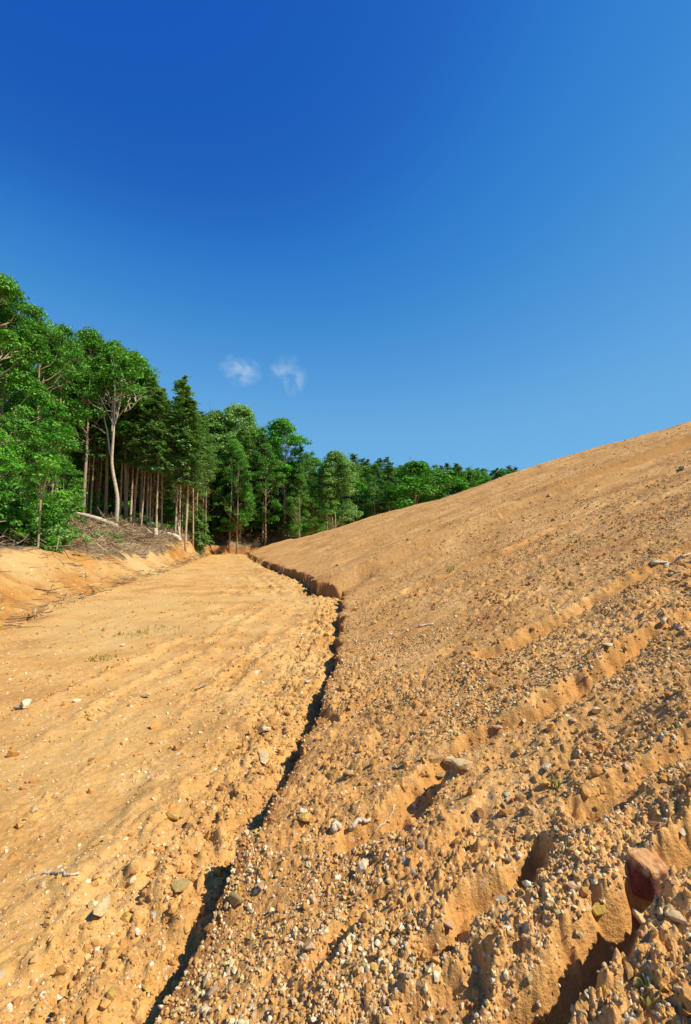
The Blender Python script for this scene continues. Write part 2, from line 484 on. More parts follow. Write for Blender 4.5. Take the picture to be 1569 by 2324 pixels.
def boulder_mat():
    m, nt, o = new_mat('red_boulder')
    b = NB(nt)
    tc = b.n('ShaderNodeTexCoord')
    P = tc.outputs['Object']
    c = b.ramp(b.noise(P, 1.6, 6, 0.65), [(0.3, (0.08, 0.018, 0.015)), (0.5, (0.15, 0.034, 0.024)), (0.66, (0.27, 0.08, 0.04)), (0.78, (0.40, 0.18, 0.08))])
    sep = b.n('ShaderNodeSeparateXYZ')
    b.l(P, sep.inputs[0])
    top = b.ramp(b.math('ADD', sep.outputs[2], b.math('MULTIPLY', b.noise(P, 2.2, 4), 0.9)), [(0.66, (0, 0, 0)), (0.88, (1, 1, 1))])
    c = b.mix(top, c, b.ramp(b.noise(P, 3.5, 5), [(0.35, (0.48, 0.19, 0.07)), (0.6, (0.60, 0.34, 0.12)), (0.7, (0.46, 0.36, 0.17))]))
    bs = b.n('ShaderNodeBsdfPrincipled')
    bs.inputs['Roughness'].default_value = 0.75
    bp = b.n('ShaderNodeBump')
    bp.inputs['Strength'].default_value = 0.4
    bp.inputs['Distance'].default_value = 0.1
    b.l(b.noise(P, 6, 6, 0.7), bp.inputs['Height'])
    b.l(bp.outputs[0], bs.inputs['Normal'])
    b.l(c, bs.inputs['Base Color'])
    b.l(bs.outputs[0], o.inputs['Surface'])
    return m
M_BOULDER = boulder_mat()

def bark_mat(name, a, bcol, stretch=(9, 9, 1.6)):
    m, nt, o = new_mat(name)
    b = NB(nt)
    tc = b.n('ShaderNodeTexCoord')
    mp = b.n('ShaderNodeMapping')
    mp.inputs['Scale'].default_value = stretch
    b.l(tc.outputs['Object'], mp.inputs['Vector'])
    f = b.noise(mp.outputs[0], 1.6, 6, 0.65)
    c = b.ramp(f, [(0.32, a), (0.66, bcol)])
    bs = b.n('ShaderNodeBsdfPrincipled')
    bs.inputs['Roughness'].default_value = 0.9
    bs.inputs['Specular IOR Level'].default_value = 0.2
    bp = b.n('ShaderNodeBump')
    bp.inputs['Strength'].default_value = 0.6
    bp.inputs['Distance'].default_value = 0.03
    b.l(f, bp.inputs['Height'])
    b.l(bp.outputs[0], bs.inputs['Normal'])
    b.l(c, bs.inputs['Base Color'])
    b.l(bs.outputs[0], o.inputs['Surface'])
    return m
M_BARK = bark_mat('bark_grey', (0.20, 0.145, 0.08), (0.42, 0.33, 0.20))
M_PALE = bark_mat('bark_pale', (0.36, 0.29, 0.195), (0.58, 0.49, 0.36), (4, 4, 6))
M_FIR = bark_mat('bark_fir', (0.36, 0.24, 0.15), (0.64, 0.48, 0.33))
M_DEADW = bark_mat('dead_wood', (0.44, 0.34, 0.21), (0.72, 0.60, 0.42), (14, 14, 3))
M_TWIG = gravel_mat('brushwood', [(0.0, (0.15, 0.095, 0.05)), (0.4, (0.28, 0.19, 0.10)), (0.78, (0.42, 0.31, 0.18)), (1.0, (0.62, 0.50, 0.33))])
M_DEADN = gravel_mat('dead_needles', [(0.0, (0.09, 0.045, 0.02)), (0.6, (0.20, 0.10, 0.04)), (1.0, (0.28, 0.19, 0.10))])

def leaf_mat(name, stops, trans=0.24):
    m, nt, o = new_mat(name)
    b = NB(nt)
    geo = b.n('ShaderNodeNewGeometry')
    oi = b.n('ShaderNodeObjectInfo')
    f = b.math('ADD', b.math('MULTIPLY', geo.outputs['Random Per Island'], 0.55), b.math('MULTIPLY', b.noise(geo.outputs['Position'], 0.45, 3), 0.55))
    f = b.math('ADD', f, b.math('MULTIPLY', b.math('SUBTRACT', oi.outputs['Random'], 0.5), 0.22))
    c = b.ramp(f, stops)
    di = b.n('ShaderNodeBsdfPrincipled')
    di.inputs['Roughness'].default_value = 0.5
    di.inputs['Specular IOR Level'].default_value = 0.35
    tr = b.n('ShaderNodeBsdfTranslucent')
    b.l(c, di.inputs['Base Color'])
    b.l(b.mix(1.0, c, (1.35, 1.3, 0.45), 'MULTIPLY'), tr.inputs['Color'])
    mx = b.n('ShaderNodeMixShader')
    mx.inputs[0].default_value = trans
    b.l(di.outputs[0], mx.inputs[1])
    b.l(tr.outputs[0], mx.inputs[2])
    b.l(mx.outputs[0], o.inputs['Surface'])
    return m
M_LEAF = leaf_mat('leaf_green', [(0.15, (0.030, 0.105, 0.008)), (0.5, (0.082, 0.260, 0.018)), (0.85, (0.185, 0.450, 0.042))])
M_LEAF2 = leaf_mat('leaf_light', [(0.15, (0.075, 0.180, 0.030)), (0.5, (0.180, 0.360, 0.075)), (0.85, (0.310, 0.500, 0.140))])
M_LEAF3 = leaf_mat('leaf_bright', [(0.15, (0.040, 0.160, 0.008)), (0.5, (0.085, 0.310, 0.016)), (0.85, (0.160, 0.450, 0.034))])
M_NEEDLE = leaf_mat('fir_needles', [(0.15, (0.052, 0.130, 0.028)), (0.5, (0.115, 0.245, 0.052)), (0.85, (0.210, 0.380, 0.092))], 0.3)
M_GRASS = leaf_mat('grass_blades', [(0.15, (0.18, 0.22, 0.04)), (0.5, (0.30, 0.30, 0.07)), (0.85, (0.46, 0.38, 0.13))])

# ------------------------------------------------------------------ mesh helpers
def mesh_from(name, verts, faces, mat, smooth=False, attr=None):
    """verts (n,3) array; faces (m,k) int array or a list of such arrays"""
    me = bpy.data.meshes.new(name)
    fl = faces if isinstance(faces, list) else [faces]
    fl = [np.asarray(f, np.int32) for f in fl if len(f)]
    loops = np.concatenate([f.ravel() for f in fl])
    tot = np.concatenate([np.full(len(f), f.shape[1], np.int32) for f in fl])
    start = np.concatenate([[0], np.cumsum(tot)[:-1]]).astype(np.int32)
    me.vertices.add(len(verts))
    me.vertices.foreach_set('co', np.asarray(verts, np.float32).ravel())
    me.loops.add(len(loops))
    me.loops.foreach_set('vertex_index', loops)
    me.polygons.add(len(tot))
    me.polygons.foreach_set('loop_start', start)
    me.polygons.foreach_set('loop_total', tot)
    if attr is not None:
        for k, v in attr.items():
            a = me.attributes.new(k, 'FLOAT', 'POINT')
            a.data.foreach_set('value', np.asarray(v, np.float32))
    me.update(calc_edges=True)
    me.validate(verbose=False)
    me.polygons.foreach_set('use_smooth', np.full(len(me.polygons), smooth, bool))
    if mat is not None:
        me.materials.append(mat)
    return me

def link(name, me, parent=None):
    o = bpy.data.objects.new(name, me)
    COL.objects.link(o)
    if parent is not None:
        o.parent = parent
    return o

def tag(o, label=None, cat=None, group=None, kind=None):
    for k, v in (('label', label), ('category', cat), ('group', group), ('kind', kind)):
        if v:
            o[k] = v
    return o

def tube(pts, rad, sides=8, cap=True):
    pts = np.asarray(pts, float)
    n = len(pts)
    rad = np.broadcast_to(np.asarray(rad, float), (n,))
    tan = np.gradient(pts, axis=0)
    tan /= np.linalg.norm(tan, axis=1)[:, None] + 1e-9
    ref = np.array([0.0, 0, 1]) if abs(tan[0][2]) < 0.9 else np.array([1.0, 0, 0])
    vs = []
    a = np.linspace(0, 2 * math.pi, sides, endpoint=False)
    for i in range(n):
        s = np.cross(tan[i], ref)
        s /= np.linalg.norm(s) + 1e-9
        t = np.cross(s, tan[i])
        vs.append(pts[i] + rad[i] * (np.cos(a)[:, None] * s + np.sin(a)[:, None] * t))
    vs = np.concatenate(vs)
    f = []
    for i in range(n - 1):
        for k in range(sides):
            k2 = (k + 1) % sides
            f.append((i * sides + k, i * sides + k2, (i + 1) * sides + k2, (i + 1) * sides + k))
    caps = []
    if cap:
        caps = [tuple(range(sides))[::-1], tuple((n - 1) * sides + k for k in range(sides))]
    return vs, np.array(f, int), caps

class Geo:
    def __init__(s):
        s.v, s.f, s.c, s.n = [], [], [], 0
    def tube(s, pts, rad, sides=6, cap=True):
        v, f, c = tube(pts, rad, sides, cap)
        s.v.append(v)
        s.f.append(f + s.n)
        for q in c:
            if len(q) >= 3:
                s.c.append((len(q), np.array(q) + s.n))
        s.n += len(v)
    def quads(s, v, f):
        s.v.append(v)
        s.f.append(f + s.n)
        s.n += len(v)
    def mesh(s, name, mat, smooth=True):
        fl = [np.concatenate(s.f)]
        for k in sorted({n for n, q in s.c}):
            fl.append(np.array([q for n, q in s.c if n == k]))
        return mesh_from(name, np.concatenate(s.v), fl, mat, smooth)

# ------------------------------------------------------------------ ground sheets
def build_ground():
    st = 0.0026
    az = np.concatenate([np.linspace(-math.pi, R(-46), 46)[:-1], np.arange(R(-46), R(46), st), np.linspace(R(46), math.pi, 46)[:-1]])
    rr = [0.35]
    while rr[-1] < 900:
        r = rr[-1]
        rr.append(r * (1 + (0.012 if r < 0.9 else 0.0026 if r < 4.5 else 0.0032 if r < 16 else 0.0042 if r < 64 else 0.03)))
    rr = np.array(rr)
    A, Rr = np.meshgrid(az, rr)
    X, Y = (Rr * np.sin(A)).ravel(), (Rr * np.cos(A)).ravel()
    Z, G, C = height(X, Y)
    na, nr = len(az), len(rr)
    idx = np.arange(na * nr).reshape(nr, na)
    a = idx[:-1]
    b = idx[1:]
    F = np.stack([a, b, np.roll(b, -1, 1), np.roll(a, -1, 1)], -1).reshape(-1, 4)
    F = F[:, ::-1]
    g4 = G[F]
    fr = np.sort(g4, axis=1)[:, 2]
    P = np.stack([X, Y, Z], 1)
    W = rill_w(X, Y)
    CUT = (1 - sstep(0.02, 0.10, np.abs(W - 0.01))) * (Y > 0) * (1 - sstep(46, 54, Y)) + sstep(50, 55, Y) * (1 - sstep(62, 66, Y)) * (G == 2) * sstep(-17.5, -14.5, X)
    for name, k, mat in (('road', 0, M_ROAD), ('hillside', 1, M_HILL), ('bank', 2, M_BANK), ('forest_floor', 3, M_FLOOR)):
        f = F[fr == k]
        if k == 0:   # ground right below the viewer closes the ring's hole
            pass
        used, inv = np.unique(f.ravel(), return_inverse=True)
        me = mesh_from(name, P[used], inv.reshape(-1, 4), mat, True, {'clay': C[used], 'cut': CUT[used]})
        tag(link(name, me), kind='structure')
build_ground()

# ------------------------------------------------------------------ stones
rng = np.random.default_rng(7)
def hull_mesh(name, seed, mat, npts=16, flat=(1, 0.8, 0.62)):
    rs = np.random.default_rng(seed)
    bm = bmesh.new()
    for _ in range(npts):
        p = rs.normal(size=3)
        p /= np.linalg.norm(p)
        p *= rs.uniform(0.75, 1.05)
        bm.verts.new(p * np.array(flat))
    r = bmesh.ops.convex_hull(bm, input=bm.verts)
    bmesh.ops.delete(bm, geom=[g for g in r['geom_interior'] if isinstance(g, bmesh.types.BMVert)], context='VERTS')
    bmesh.ops.dissolve_limit(bm, angle_limit=R(14), verts=bm.verts, edges=bm.edges)
    bmesh.ops.bevel(bm, geom=list(bm.edges), offset=0.045, segments=1, affect='EDGES')
    me = bpy.data.meshes.new(name)
    bm.to_mesh(me)
    bm.free()
    me.materials.append(mat)
    return me

def ico(sub=0):
    bm = bmesh.new()
    bmesh.ops.create_icosphere(bm, subdivisions=1 + sub, radius=1)
    v = np.array([q.co[:] for q in bm.verts])
    f = np.array([[q.index for q in t.verts] for t in bm.faces])
    bm.free()
    return v, f
ICO_V, ICO_F = ico(0)

def rand_rot(n, rs):
    q = rs.normal(size=(n, 4))
    q /= np.linalg.norm(q, axis=1)[:, None]
    w, x, y, z = q.T
    return np.stack([1 - 2 * (y * y + z * z), 2 * (x * y - z * w), 2 * (x * z + y * w), 2 * (x * y + z * w), 1 - 2 * (x * x + z * z), 2 * (y * z - x * w),
                     2 * (x * z - y * w), 2 * (y * z + x * w), 1 - 2 * (x * x + y * y)], 1).reshape(n, 3, 3)

def stone_cloud(name, x, y, size, mat, rs, sink=0.18, jit=0.38):
    n = len(x)
    z = height(x, y)[0]
    T = []
    for k in range(12):
        T.append(ICO_V * (1 + rs.uniform(-jit, jit, (12, 1))) * np.array([1, rs.uniform(0.6, 0.95), rs.uniform(0.45, 0.8)]))
    T = np.array(T)
    V0 = T[rs.integers(0, 12, n)]
    V1 = np.einsum('nij,nkj->nki', rand_rot(n, rs), V0) * size[:, None, None]
    V1 += np.stack([x, y, z + size * (0.5 - sink)], 1)[:, None, :]
    F = ICO_F[None] + (np.arange(n) * 12)[:, None, None]
    return mesh_from(name, V1.reshape(-1, 3), F.reshape(-1, 3), mat, False)

def polar_samples(n, az0, az1, r0, r1, rs):
    a = rs.uniform(R(az0), R(az1), n)
    r = np.exp(rs.uniform(math.log(r0), math.log(r1), n))
    return r * np.sin(a), r * np.cos(a), r

# gravel strewn over the hillside, thinner on the bare gullies
rs = np.random.default_rng(11)
x, y, r = polar_samples(210000, -46, 47, 1.15, 40, rs)
z, g, c = height(x, y)
dens = np.clip(0.40 + 2.3 * fbm(x * 1.3, y * 1.3, 201, 4), 0.06, 1) * (1 - 0.85 * c) * (0.75 + 0.25 * sstep(2, 7, r))
size = r * (0.0013 + 0.0016 * np.exp(-(r - 1.2) / 1.6)) * (1 - rs.random(len(x))) ** -0.40
size = np.minimum(size, np.minimum(0.0032 + 0.0058 * (1 - rs.random(len(x))) ** -0.38, 0.030))
k = (g == 1) & (rs.random(len(x)) < dens)
gr = link('gravel', stone_cloud('gravel', x[k], y[k], size[k], M_GRAVEL, rs))
tag(gr, kind='stuff')
x, y, r = polar_samples(52000, -46, 20, 1.2, 60, rs)
z, g, c = height(x, y)
w_ = rill_w(x, y)
dens = np.clip(0.16 + 0.9 * fbm(x * 0.7, y * 0.7, 211, 4), 0.03, 1) * 0.55 + 0.5 * np.exp(-((w_ + 0.4) / 0.35) ** 2)
size = r * 0.0014 * (1 - rs.random(len(x))) ** -0.42
size = np.minimum(size, np.minimum(0.003 + 0.011 * (1 - rs.random(len(x))) ** -0.4, 0.04))
k = ((g == 0) | (g == 2)) & (rs.random(len(x)) < dens)
gr2 = link('road_gravel', stone_cloud('road_gravel', x[k], y[k], size[k], M_GRAVEL, rs, sink=0.32))
tag(gr2, kind='stuff')
# crumbled clods of clay under the scarp and on the gully edges
x, y, r = polar_samples(60000, -46, 47, 1.2, 40, rs)
z, g, c = height(x, y)
w_ = rill_w(x, y)
dens = np.where(w_ < 0, np.exp(-((w_ + 0.24) / 0.30) ** 2) + 0.06 + 0.35 * sum(np.exp(-((w_ + q_) / 0.12) ** 2) for q_ in (1.2, 2.15, 2.9)) * np.clip(0.2 + 2 * fbm(x * 0.9, y * 0.55, 19, 3), 0, 1), 0.35 * np.clip(0.5 + 1.5 * fbm(x * 1.4, y * 1.4, 221, 3), 0, 1))
size = r * 0.0022 * (1 - rs.random(len(x))) ** -0.40
size = np.minimum(size, np.minimum(0.006 + 0.015 * (1 - rs.random(len(x))) ** -0.38, 0.065))
k = (g <= 1) & (rs.random(len(x)) < dens)
gr3 = link('clay_clods', stone_cloud('clay_clods', x[k], y[k], size[k], M_CLOD, rs, sink=0.3, jit=0.35))
tag(gr3, kind='stuff')

STONE_ME = [hull_mesh('stone_shape', 300 + i, M_STONE, 13 + i % 5, (1, rs.uniform(0.65, 0.95), rs.uniform(0.45, 0.75))) for i in range(10)]
CREAM, WHITE, YELLOW, TAN, RUST, GREY, PINK, OLIVE = (.70, .55, .31), (.80, .70, .50), (.66, .44, .11), (.60, .39, .17), (.36, .16, .07), (.44, .40, .31), (.62, .40, .27), (.44, .33, .13)

def put_stone(xv, yv, wv, color, label, shape=0, flat=0.7, rz=None, tilt=0.25, group=None, sink=0.25, mesh=None, asp=1.0):
    sink = 0.10
    x, y, z = hit(xv, yv)
    s = 0.68 * wv / 1059.0 * (y * CP + (z - EYE) * SP)
    o = link('stone', mesh or STONE_ME[shape % 10])
    o.scale = (s, s * 0.85 * asp, s * flat)
    o.rotation_euler = (rng.uniform(-tilt, tilt), rng.uniform(-tilt, tilt), rng.uniform(0, 6.28) if rz is None else rz)
    o.location = (x, y, z + s * flat * (0.6 - sink))
    o.color = (*color, 1)
    return tag(o, label, 'stone', group)

LONE = [
    (58, 1606, 30, WHITE, 'white stone standing on edge, alone on the smooth far side of the road', 1, 0.9),
    (40, 1611, 26, GREY, 'dark grey stone lying against the lone white stone on the road', 2, 0.6),
    (232, 2072, 52, CREAM, 'large angular cream stone set in the road clay, biggest on the road', 3, 0.75),
    (205, 2060, 26, TAN, 'flat tan stone tucked beside the large angular cream stone', 4, 0.5),
    (396, 1862, 30, YELLOW, 'yellow and white stone on the road with nothing else near it', 5, 0.8),
    (598, 1722, 44, CREAM, 'pale flat slab on the crumbled road edge next to the trench', 6, 0.35),
    (605, 1660, 24, WHITE, 'white stone among clods on the road side of the trench', 7, 0.6),
    (1050, 1748, 52, CREAM, 'biggest pale boulder of the small rock cluster on the slope', 8, 0.8),
    (1018, 1740, 36, CREAM, 'pale angular rock wedged against the biggest one in the rock cluster', 9, 0.8),
    (987, 1735, 34, TAN, 'brown and white rock at the outer end of the rock cluster', 0, 0.8),
    (1000, 1762, 30, OLIVE, 'flat olive brown rock lying below the rock cluster', 1, 0.4),
    (966, 1757, 20, RUST, 'small rusty rock at the foot of the rock cluster', 2, 0.6),
    (900, 1745, 22, WHITE, 'white stone on bare clay short of the rock cluster', 3, 0.6),
    (792, 1762, 26, TAN, 'pale tan stone between the trench and the rock cluster', 4, 0.7),
    (1243, 1752, 20, WHITE, 'narrow white stone standing upright on the gravelly ridge', 5, 1.4),
    (1238, 1785, 32, YELLOW, 'yellowish flat stone just below the upright white one', 6, 0.6),
    (690, 1866, 34, YELLOW, 'bright yellow stone with a white corner near the trench edge', 7, 0.7),
    (688, 1845, 20, WHITE, 'grey white pebble sitting above the bright yellow stone', 8, 0.6),
    (1380, 1472, 30, WHITE, 'white broken stone with crumbs around it high on the slope', 9, 0.5),
    (1508, 1420, 26, WHITE, 'white block standing beside the long rut under the pale stick', 0, 0.9),
    (1550, 1067, 22, CREAM, 'pale boulder high on the slope where the hill leaves the view', 1, 0.7),
    (1462, 984, 9, GREY, 'small grey stone standing out on the hill crest', 2, 0.8),
    (538, 2055, 46, OLIVE, 'olive slab standing on the lip of the trench', 3, 0.9),
    (590, 2022, 28, PINK, 'pinkish broken stone just above the olive slab', 4, 0.7),
    (408, 2018, 44, OLIVE, 'flat striped olive rock half buried on the road edge', 5, 0.45),
    (330, 2246, 26, YELLOW, 'yellow stone near the open lower end of the trench', 6, 0.6),
    (255, 2270, 26, YELLOW, 'thin upright yellow shard in the road clay', 7, 1.3),
    (315, 2120, 16, WHITE, 'small bright white pebble beside a crumbled clod', 8, 0.6),
    (465, 2300, 28, WHITE, 'milky pink stone in the gravel by the trench end', 9, 0.7),
    (1450, 2100, 56, CREAM, 'big cream and pink stone leaning below the red boulder', 0, 0.7),
    (1360, 2085, 34, YELLOW, 'upright yellow stone on the rim of the shaded gully', 1, 1.5),
    (1535, 2095, 44, CREAM, 'pale squared stone beside the leaning cream one', 2, 0.8),
    (1490, 1880, 36, RUST, 'dark red stone with a white top behind the red boulder', 3, 0.7),
    (1550, 1898, 22, WHITE, 'small white stone on the ridge beyond the red boulder', 4, 0.7),
    (1128, 1655, 26, PINK, 'pinkish flat stone in the bed of the long clay rut', 5, 0.5),
    (1190, 1640, 18, WHITE, 'white fragment above the long clay rut', 6, 0.6),
    (1016, 2110, 30, PINK, 'pale pink flat stone in the clay hollow of the lower slope', 7, 0.6),
    (1140, 2050, 26, GREY, 'bluish grey stone in the gravel beside the small hollow', 8, 0.7),
    (1090, 1860, 26, RUST, 'rust brown upright stone on the gravel ridge', 9, 1.2),
    (955, 1925, 22, GREY, 'grey stone in dense gravel below the rut', 0, 0.8),
    (940, 1985, 20, GREY, 'second grey stone lower in the same dense gravel', 1, 0.8),
    (722, 1415, 22, TAN, 'brown stone in the trench bottom under the undercut corner', 2, 0.7),
    (700, 1550, 16, WHITE, 'white pebble among clods beside the straight part of the trench', 3, 0.6),
    (458, 1562, 28, CREAM, 'long pale stone lying flat in the wheel track', 4, 0.35),
    (330, 1583, 24, CREAM, 'bone coloured stone on the yellowish part of the road', 5, 0.6),
    (278, 1468, 12, WHITE, 'tiny white stone far along the smooth road', 6, 0.7),
]
for xv, yv, wv, c_, lb, sh, fl in LONE:
    put_stone(xv, yv, wv, c_, lb, sh, fl)

# the red boulder in the shaded gully
bx = hit(1483, 2000)
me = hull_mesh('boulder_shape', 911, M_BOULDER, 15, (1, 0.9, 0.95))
bmb = bmesh.new()
bmb.from_mesh(me)
bmesh.ops.triangulate(bmb, faces=bmb.faces)
bmesh.ops.subdivide_edges(bmb, edges=bmb.edges, cuts=5, use_grid_fill=True)
bv = np.array([v.co[:] for v in bmb.verts])
dn_ = 0.10 * fbm(bv[:, 0] * 2.2 + bv[:, 2], bv[:, 1] * 2.2 - bv[:, 2] * 1.7, 321, 5)
for v_, d_ in zip(bmb.verts, dn_):
    v_.co *= 1 + d_
bmb.to_mesh(me)
bmb.free()
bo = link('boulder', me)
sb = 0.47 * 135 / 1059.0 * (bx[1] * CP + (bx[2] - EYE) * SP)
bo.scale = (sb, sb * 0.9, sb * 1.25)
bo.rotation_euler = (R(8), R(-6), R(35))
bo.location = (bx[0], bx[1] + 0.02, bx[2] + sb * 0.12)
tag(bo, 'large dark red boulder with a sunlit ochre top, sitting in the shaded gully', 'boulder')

# many look-alike loose stones
cols = [CREAM, WHITE, YELLOW, TAN, RUST, GREY, PINK, OLIVE, TAN, CREAM, CREAM]
rs = np.random.default_rng(23)
n_ = 0
x, y, r = polar_samples(4000, -38, 37, 1.4, 14, rs)
z, g, c = height(x, y)
for i in range(len(x)):
    if n_ >= 150:
        break
    if g[i] == 1 and c[i] < 0.5 and rs.random() < 0.12 or g[i] == 0 and rs.random() < 0.06:
        s = min(0.013 + 0.0028 * r[i], 0.040) * rs.uniform(0.55, 1.15)
        o = link('stone', STONE_ME[int(rs.integers(0, 10))])
        fl = rs.uniform(0.5, 0.95)
        o.scale = (s, s * rs.uniform(0.65, 1), s * fl)
        o.rotation_euler = (rs.uniform(-.4, .4), rs.uniform(-.4, .4), rs.uniform(0, 6.28))
        o.location = (x[i], y[i], z[i] + s * fl * 0.35)
        o.color = (*[q * rs.uniform(0.85, 1.1) for q in cols[int(rs.integers(0, len(cols)))]], 1)
        if g[i] == 1:
            tag(o, 'loose fist sized stone lying in the gravel of the clay slope', 'stone', 'loose stones on the slope')
        else:
            tag(o, 'loose stone lying on the clay road', 'stone', 'loose stones on the road')
        n_ += 1

# ------------------------------------------------------------------ sticks, grass
def ground_stick(name, pts_v, rad, mat, label, cat, lift=1.0, seed=0):
    P = []
    for p in pts_v:
        h = hit(*p)
        P.append(np.array(h))
    P = np.array(P)
    t = np.linspace(0, 1, len(P))
    tt = np.linspace(0, 1, 4 * len(P))
    Q = np.stack([np.interp(tt, t, P[:, k]) for k in range(3)], 1)
    rs = np.random.default_rng(seed)
    Q[:, :2] += rs.normal(0, rad * 0.5, (len(Q), 2))
    zz = np.array([H1(a, b) for a, b in Q[:, :2]])
    Q[:, 2] = np.maximum(np.convolve(np.pad(zz, 2, mode='edge'), np.ones(5) / 5, 'valid'), zz - rad * 0.3) + rad * lift
    gm = Geo()
    gm.tube(Q, rad * np.linspace(1.0, 0.55, len(Q)) * rs.uniform(0.85, 1.15, len(Q)), 7)
    o = link(name, gm.mesh(name, mat))
    return tag(o, label, cat)
ground_stick('stick', [(1478, 1285), (1515, 1281), (1540, 1268), (1562, 1262)], 0.018, M_DEADW, 'long bent pale stick lying high on the slope beside the rut', 'stick', seed=1)
ground_stick('stick', [(1520, 1308), (1547, 1300)], 0.010, M_DEADW, 'short pale stick below the long bent one on the slope', 'stick', seed=2)
ground_stick('stick', [(752, 1886), (778, 1888)], 0.016, M_DEADW, 'thick short stub of pale root lying on bare clay', 'stick', seed=3)
ground_stick('stick', [(795, 1887), (815, 1876), (840, 1866)], 0.012, M_DEADW, 'pale root piece pointing up from the short stub', 'stick', seed=4)
ground_stick('stick', [(898, 1830), (880, 1868), (848, 1908)], 0.004, M_DEADW, 'thin dry stalk lying across the clay near the root pieces', 'stick', seed=5)
ground_stick('stick', [(98, 1986), (125, 1985), (150, 1990), (178, 1991)], 0.008, M_DEADW, 'thin crooked pale twig lying on the road clay', 'stick', seed=6)
ground_stick('stick', [(950, 1425), (985, 1418)], 0.014, M_DEADW, 'small straight stick lying mid slope in the gravel', 'stick', seed=7)

def blades(name, x, y, z, n, h, spread, mat, rs, width=0.006):
    a = rs.uniform(0, 6.28, n)
    d = spread * np.sqrt(rs.random(n))
    bx_, by_ = x + d * np.cos(a), y + d * np.sin(a)
    bz = height(bx_, by_)[0] - 0.005
    hh = h * rs.uniform(0.5, 1.1, n)
    la = rs.uniform(0, 6.28, n)
    ln = hh * rs.uniform(0.15, 0.8, n)
    px_, py_ = -np.sin(la), np.cos(la)
    w = width * rs.uniform(0.7, 1.3, n)
    base = np.stack([bx_, by_, bz], 1)
    side = np.stack([px_ * w, py_ * w, 0 * w], 1)
    mid = base + np.stack([np.cos(la) * ln * 0.35, np.sin(la) * ln * 0.35, hh * 0.6], 1)
    tip = base + np.stack([np.cos(la) * ln, np.sin(la) * ln, hh], 1)
    v = np.stack([base - side, base + side, mid + side * 0.8, tip, mid - side * 0.8], 1).reshape(-1, 3)
    f = (np.arange(n) * 5)[:, None] + np.arange(5)[None]
    return mesh_from(name, v, f, mat, False)
rs = np.random.default_rng(31)
for xv, yv, n, h, sp, lb in ((1021, 1298, 14, 0.13, 0.10, 'sparse yellow green grass tuft growing alone mid slope'),
                             (360, 1428, 55, 0.06, 0.42, 'low green grass patch on the middle of the road'),
                             (455, 1372, 36, 0.05, 0.45, 'far thin grass patch on the road near the pale streak'),
                             (300, 1443, 60, 0.07, 0.3, 'faint grass sprouts on the road beside the low green patch'),
                             (1472, 2262, 14, 0.030, 0.02, 'few green grass blades sprouting in the lowest gravel'),
                             (232, 1495, 40, 0.06, 0.2, 'small olive grass sprouts on the smooth road side'),
                             (1262, 1790, 10, 0.05, 0.02, 'tiny green sprout among stones on the ridge')):
    p = hit(xv, yv)
    go = link('grass_tuft' if n < 35 else 'grass', blades('grass', p[0], p[1], p[2], n, h, sp, M_GRASS, rs, 0.004 + 0.0006 * p[1]))
    if n < 35:
        tag(go, lb, 'grass')
    else:
        tag(go, kind='stuff')

# ------------------------------------------------------------------ trees
def leaf_quads(c, up, ln, wd, rs, droop=0.3):
    """rhombic leaves: centres c, facing up (unit), with random heading"""
    n = len(c)
    t = rs.normal(size=(n, 3))
    t -= (t * up).sum(1)[:, None] * up
    t /= np.linalg.norm(t, axis=1)[:, None] + 1e-9
    s = np.cross(up, t)
    L = (ln * rs.uniform(0.7, 1.3, n))[:, None]
    W = (wd * rs.uniform(0.7, 1.3, n))[:, None]
    v = np.stack([c - t * L * 0.5, c + s * W * 0.5 - up * W * 0.12, c + t * L * 0.5 - up * L * droop, c - s * W * 0.5 - up * W * 0.12], 1).reshape(-1, 3)
    f = (np.arange(n) * 4)[:, None] + np.arange(4)[None]
    return v, f

def crown_leaves(clumps, per, rad, ln, wd, rs, flat=0.52, axis=None):
    n = len(clumps)
    k = rs.poisson(per, n)
    idx = np.repeat(np.arange(n), k)
    m = len(idx)
    d = rs.normal(size=(m, 3))
    d /= np.linalg.norm(d, axis=1)[:, None]
    rr = rs.random(m) ** 0.45
    rc = rad * rs.uniform(0.65, 1.25, n)
    off = d * rr[:, None] * rc[idx][:, None] * np.array([1, 1, flat])
    off[:, 2] -= 0.25 * rc[idx] * (np.hypot(off[:, 0], off[:, 1]) / (rc[idx] + 1e-6)) ** 2
    c = clumps[idx] + off
    up = d * 0.55 + np.array([0, 0, 0.75]) + rs.normal(0, 0.35, (m, 3))
    up /= np.linalg.norm(up, axis=1)[:, None]
    return leaf_quads(c, up, ln, wd, rs)

def curve_pts(a, b, rs, n=6, wob=0.08, sag=0.0):
    t = np.linspace(0, 1, n)[:, None]
    L = np.linalg.norm(b - a)
    p = a + (b - a) * t
    w = rs.normal(0, wob * L, (n, 3))
    w *= (np.sin(t * math.pi))
    p = p + w
    p[:, 2] += sag * L * np.sin(t[:, 0] * math.pi)
    return p

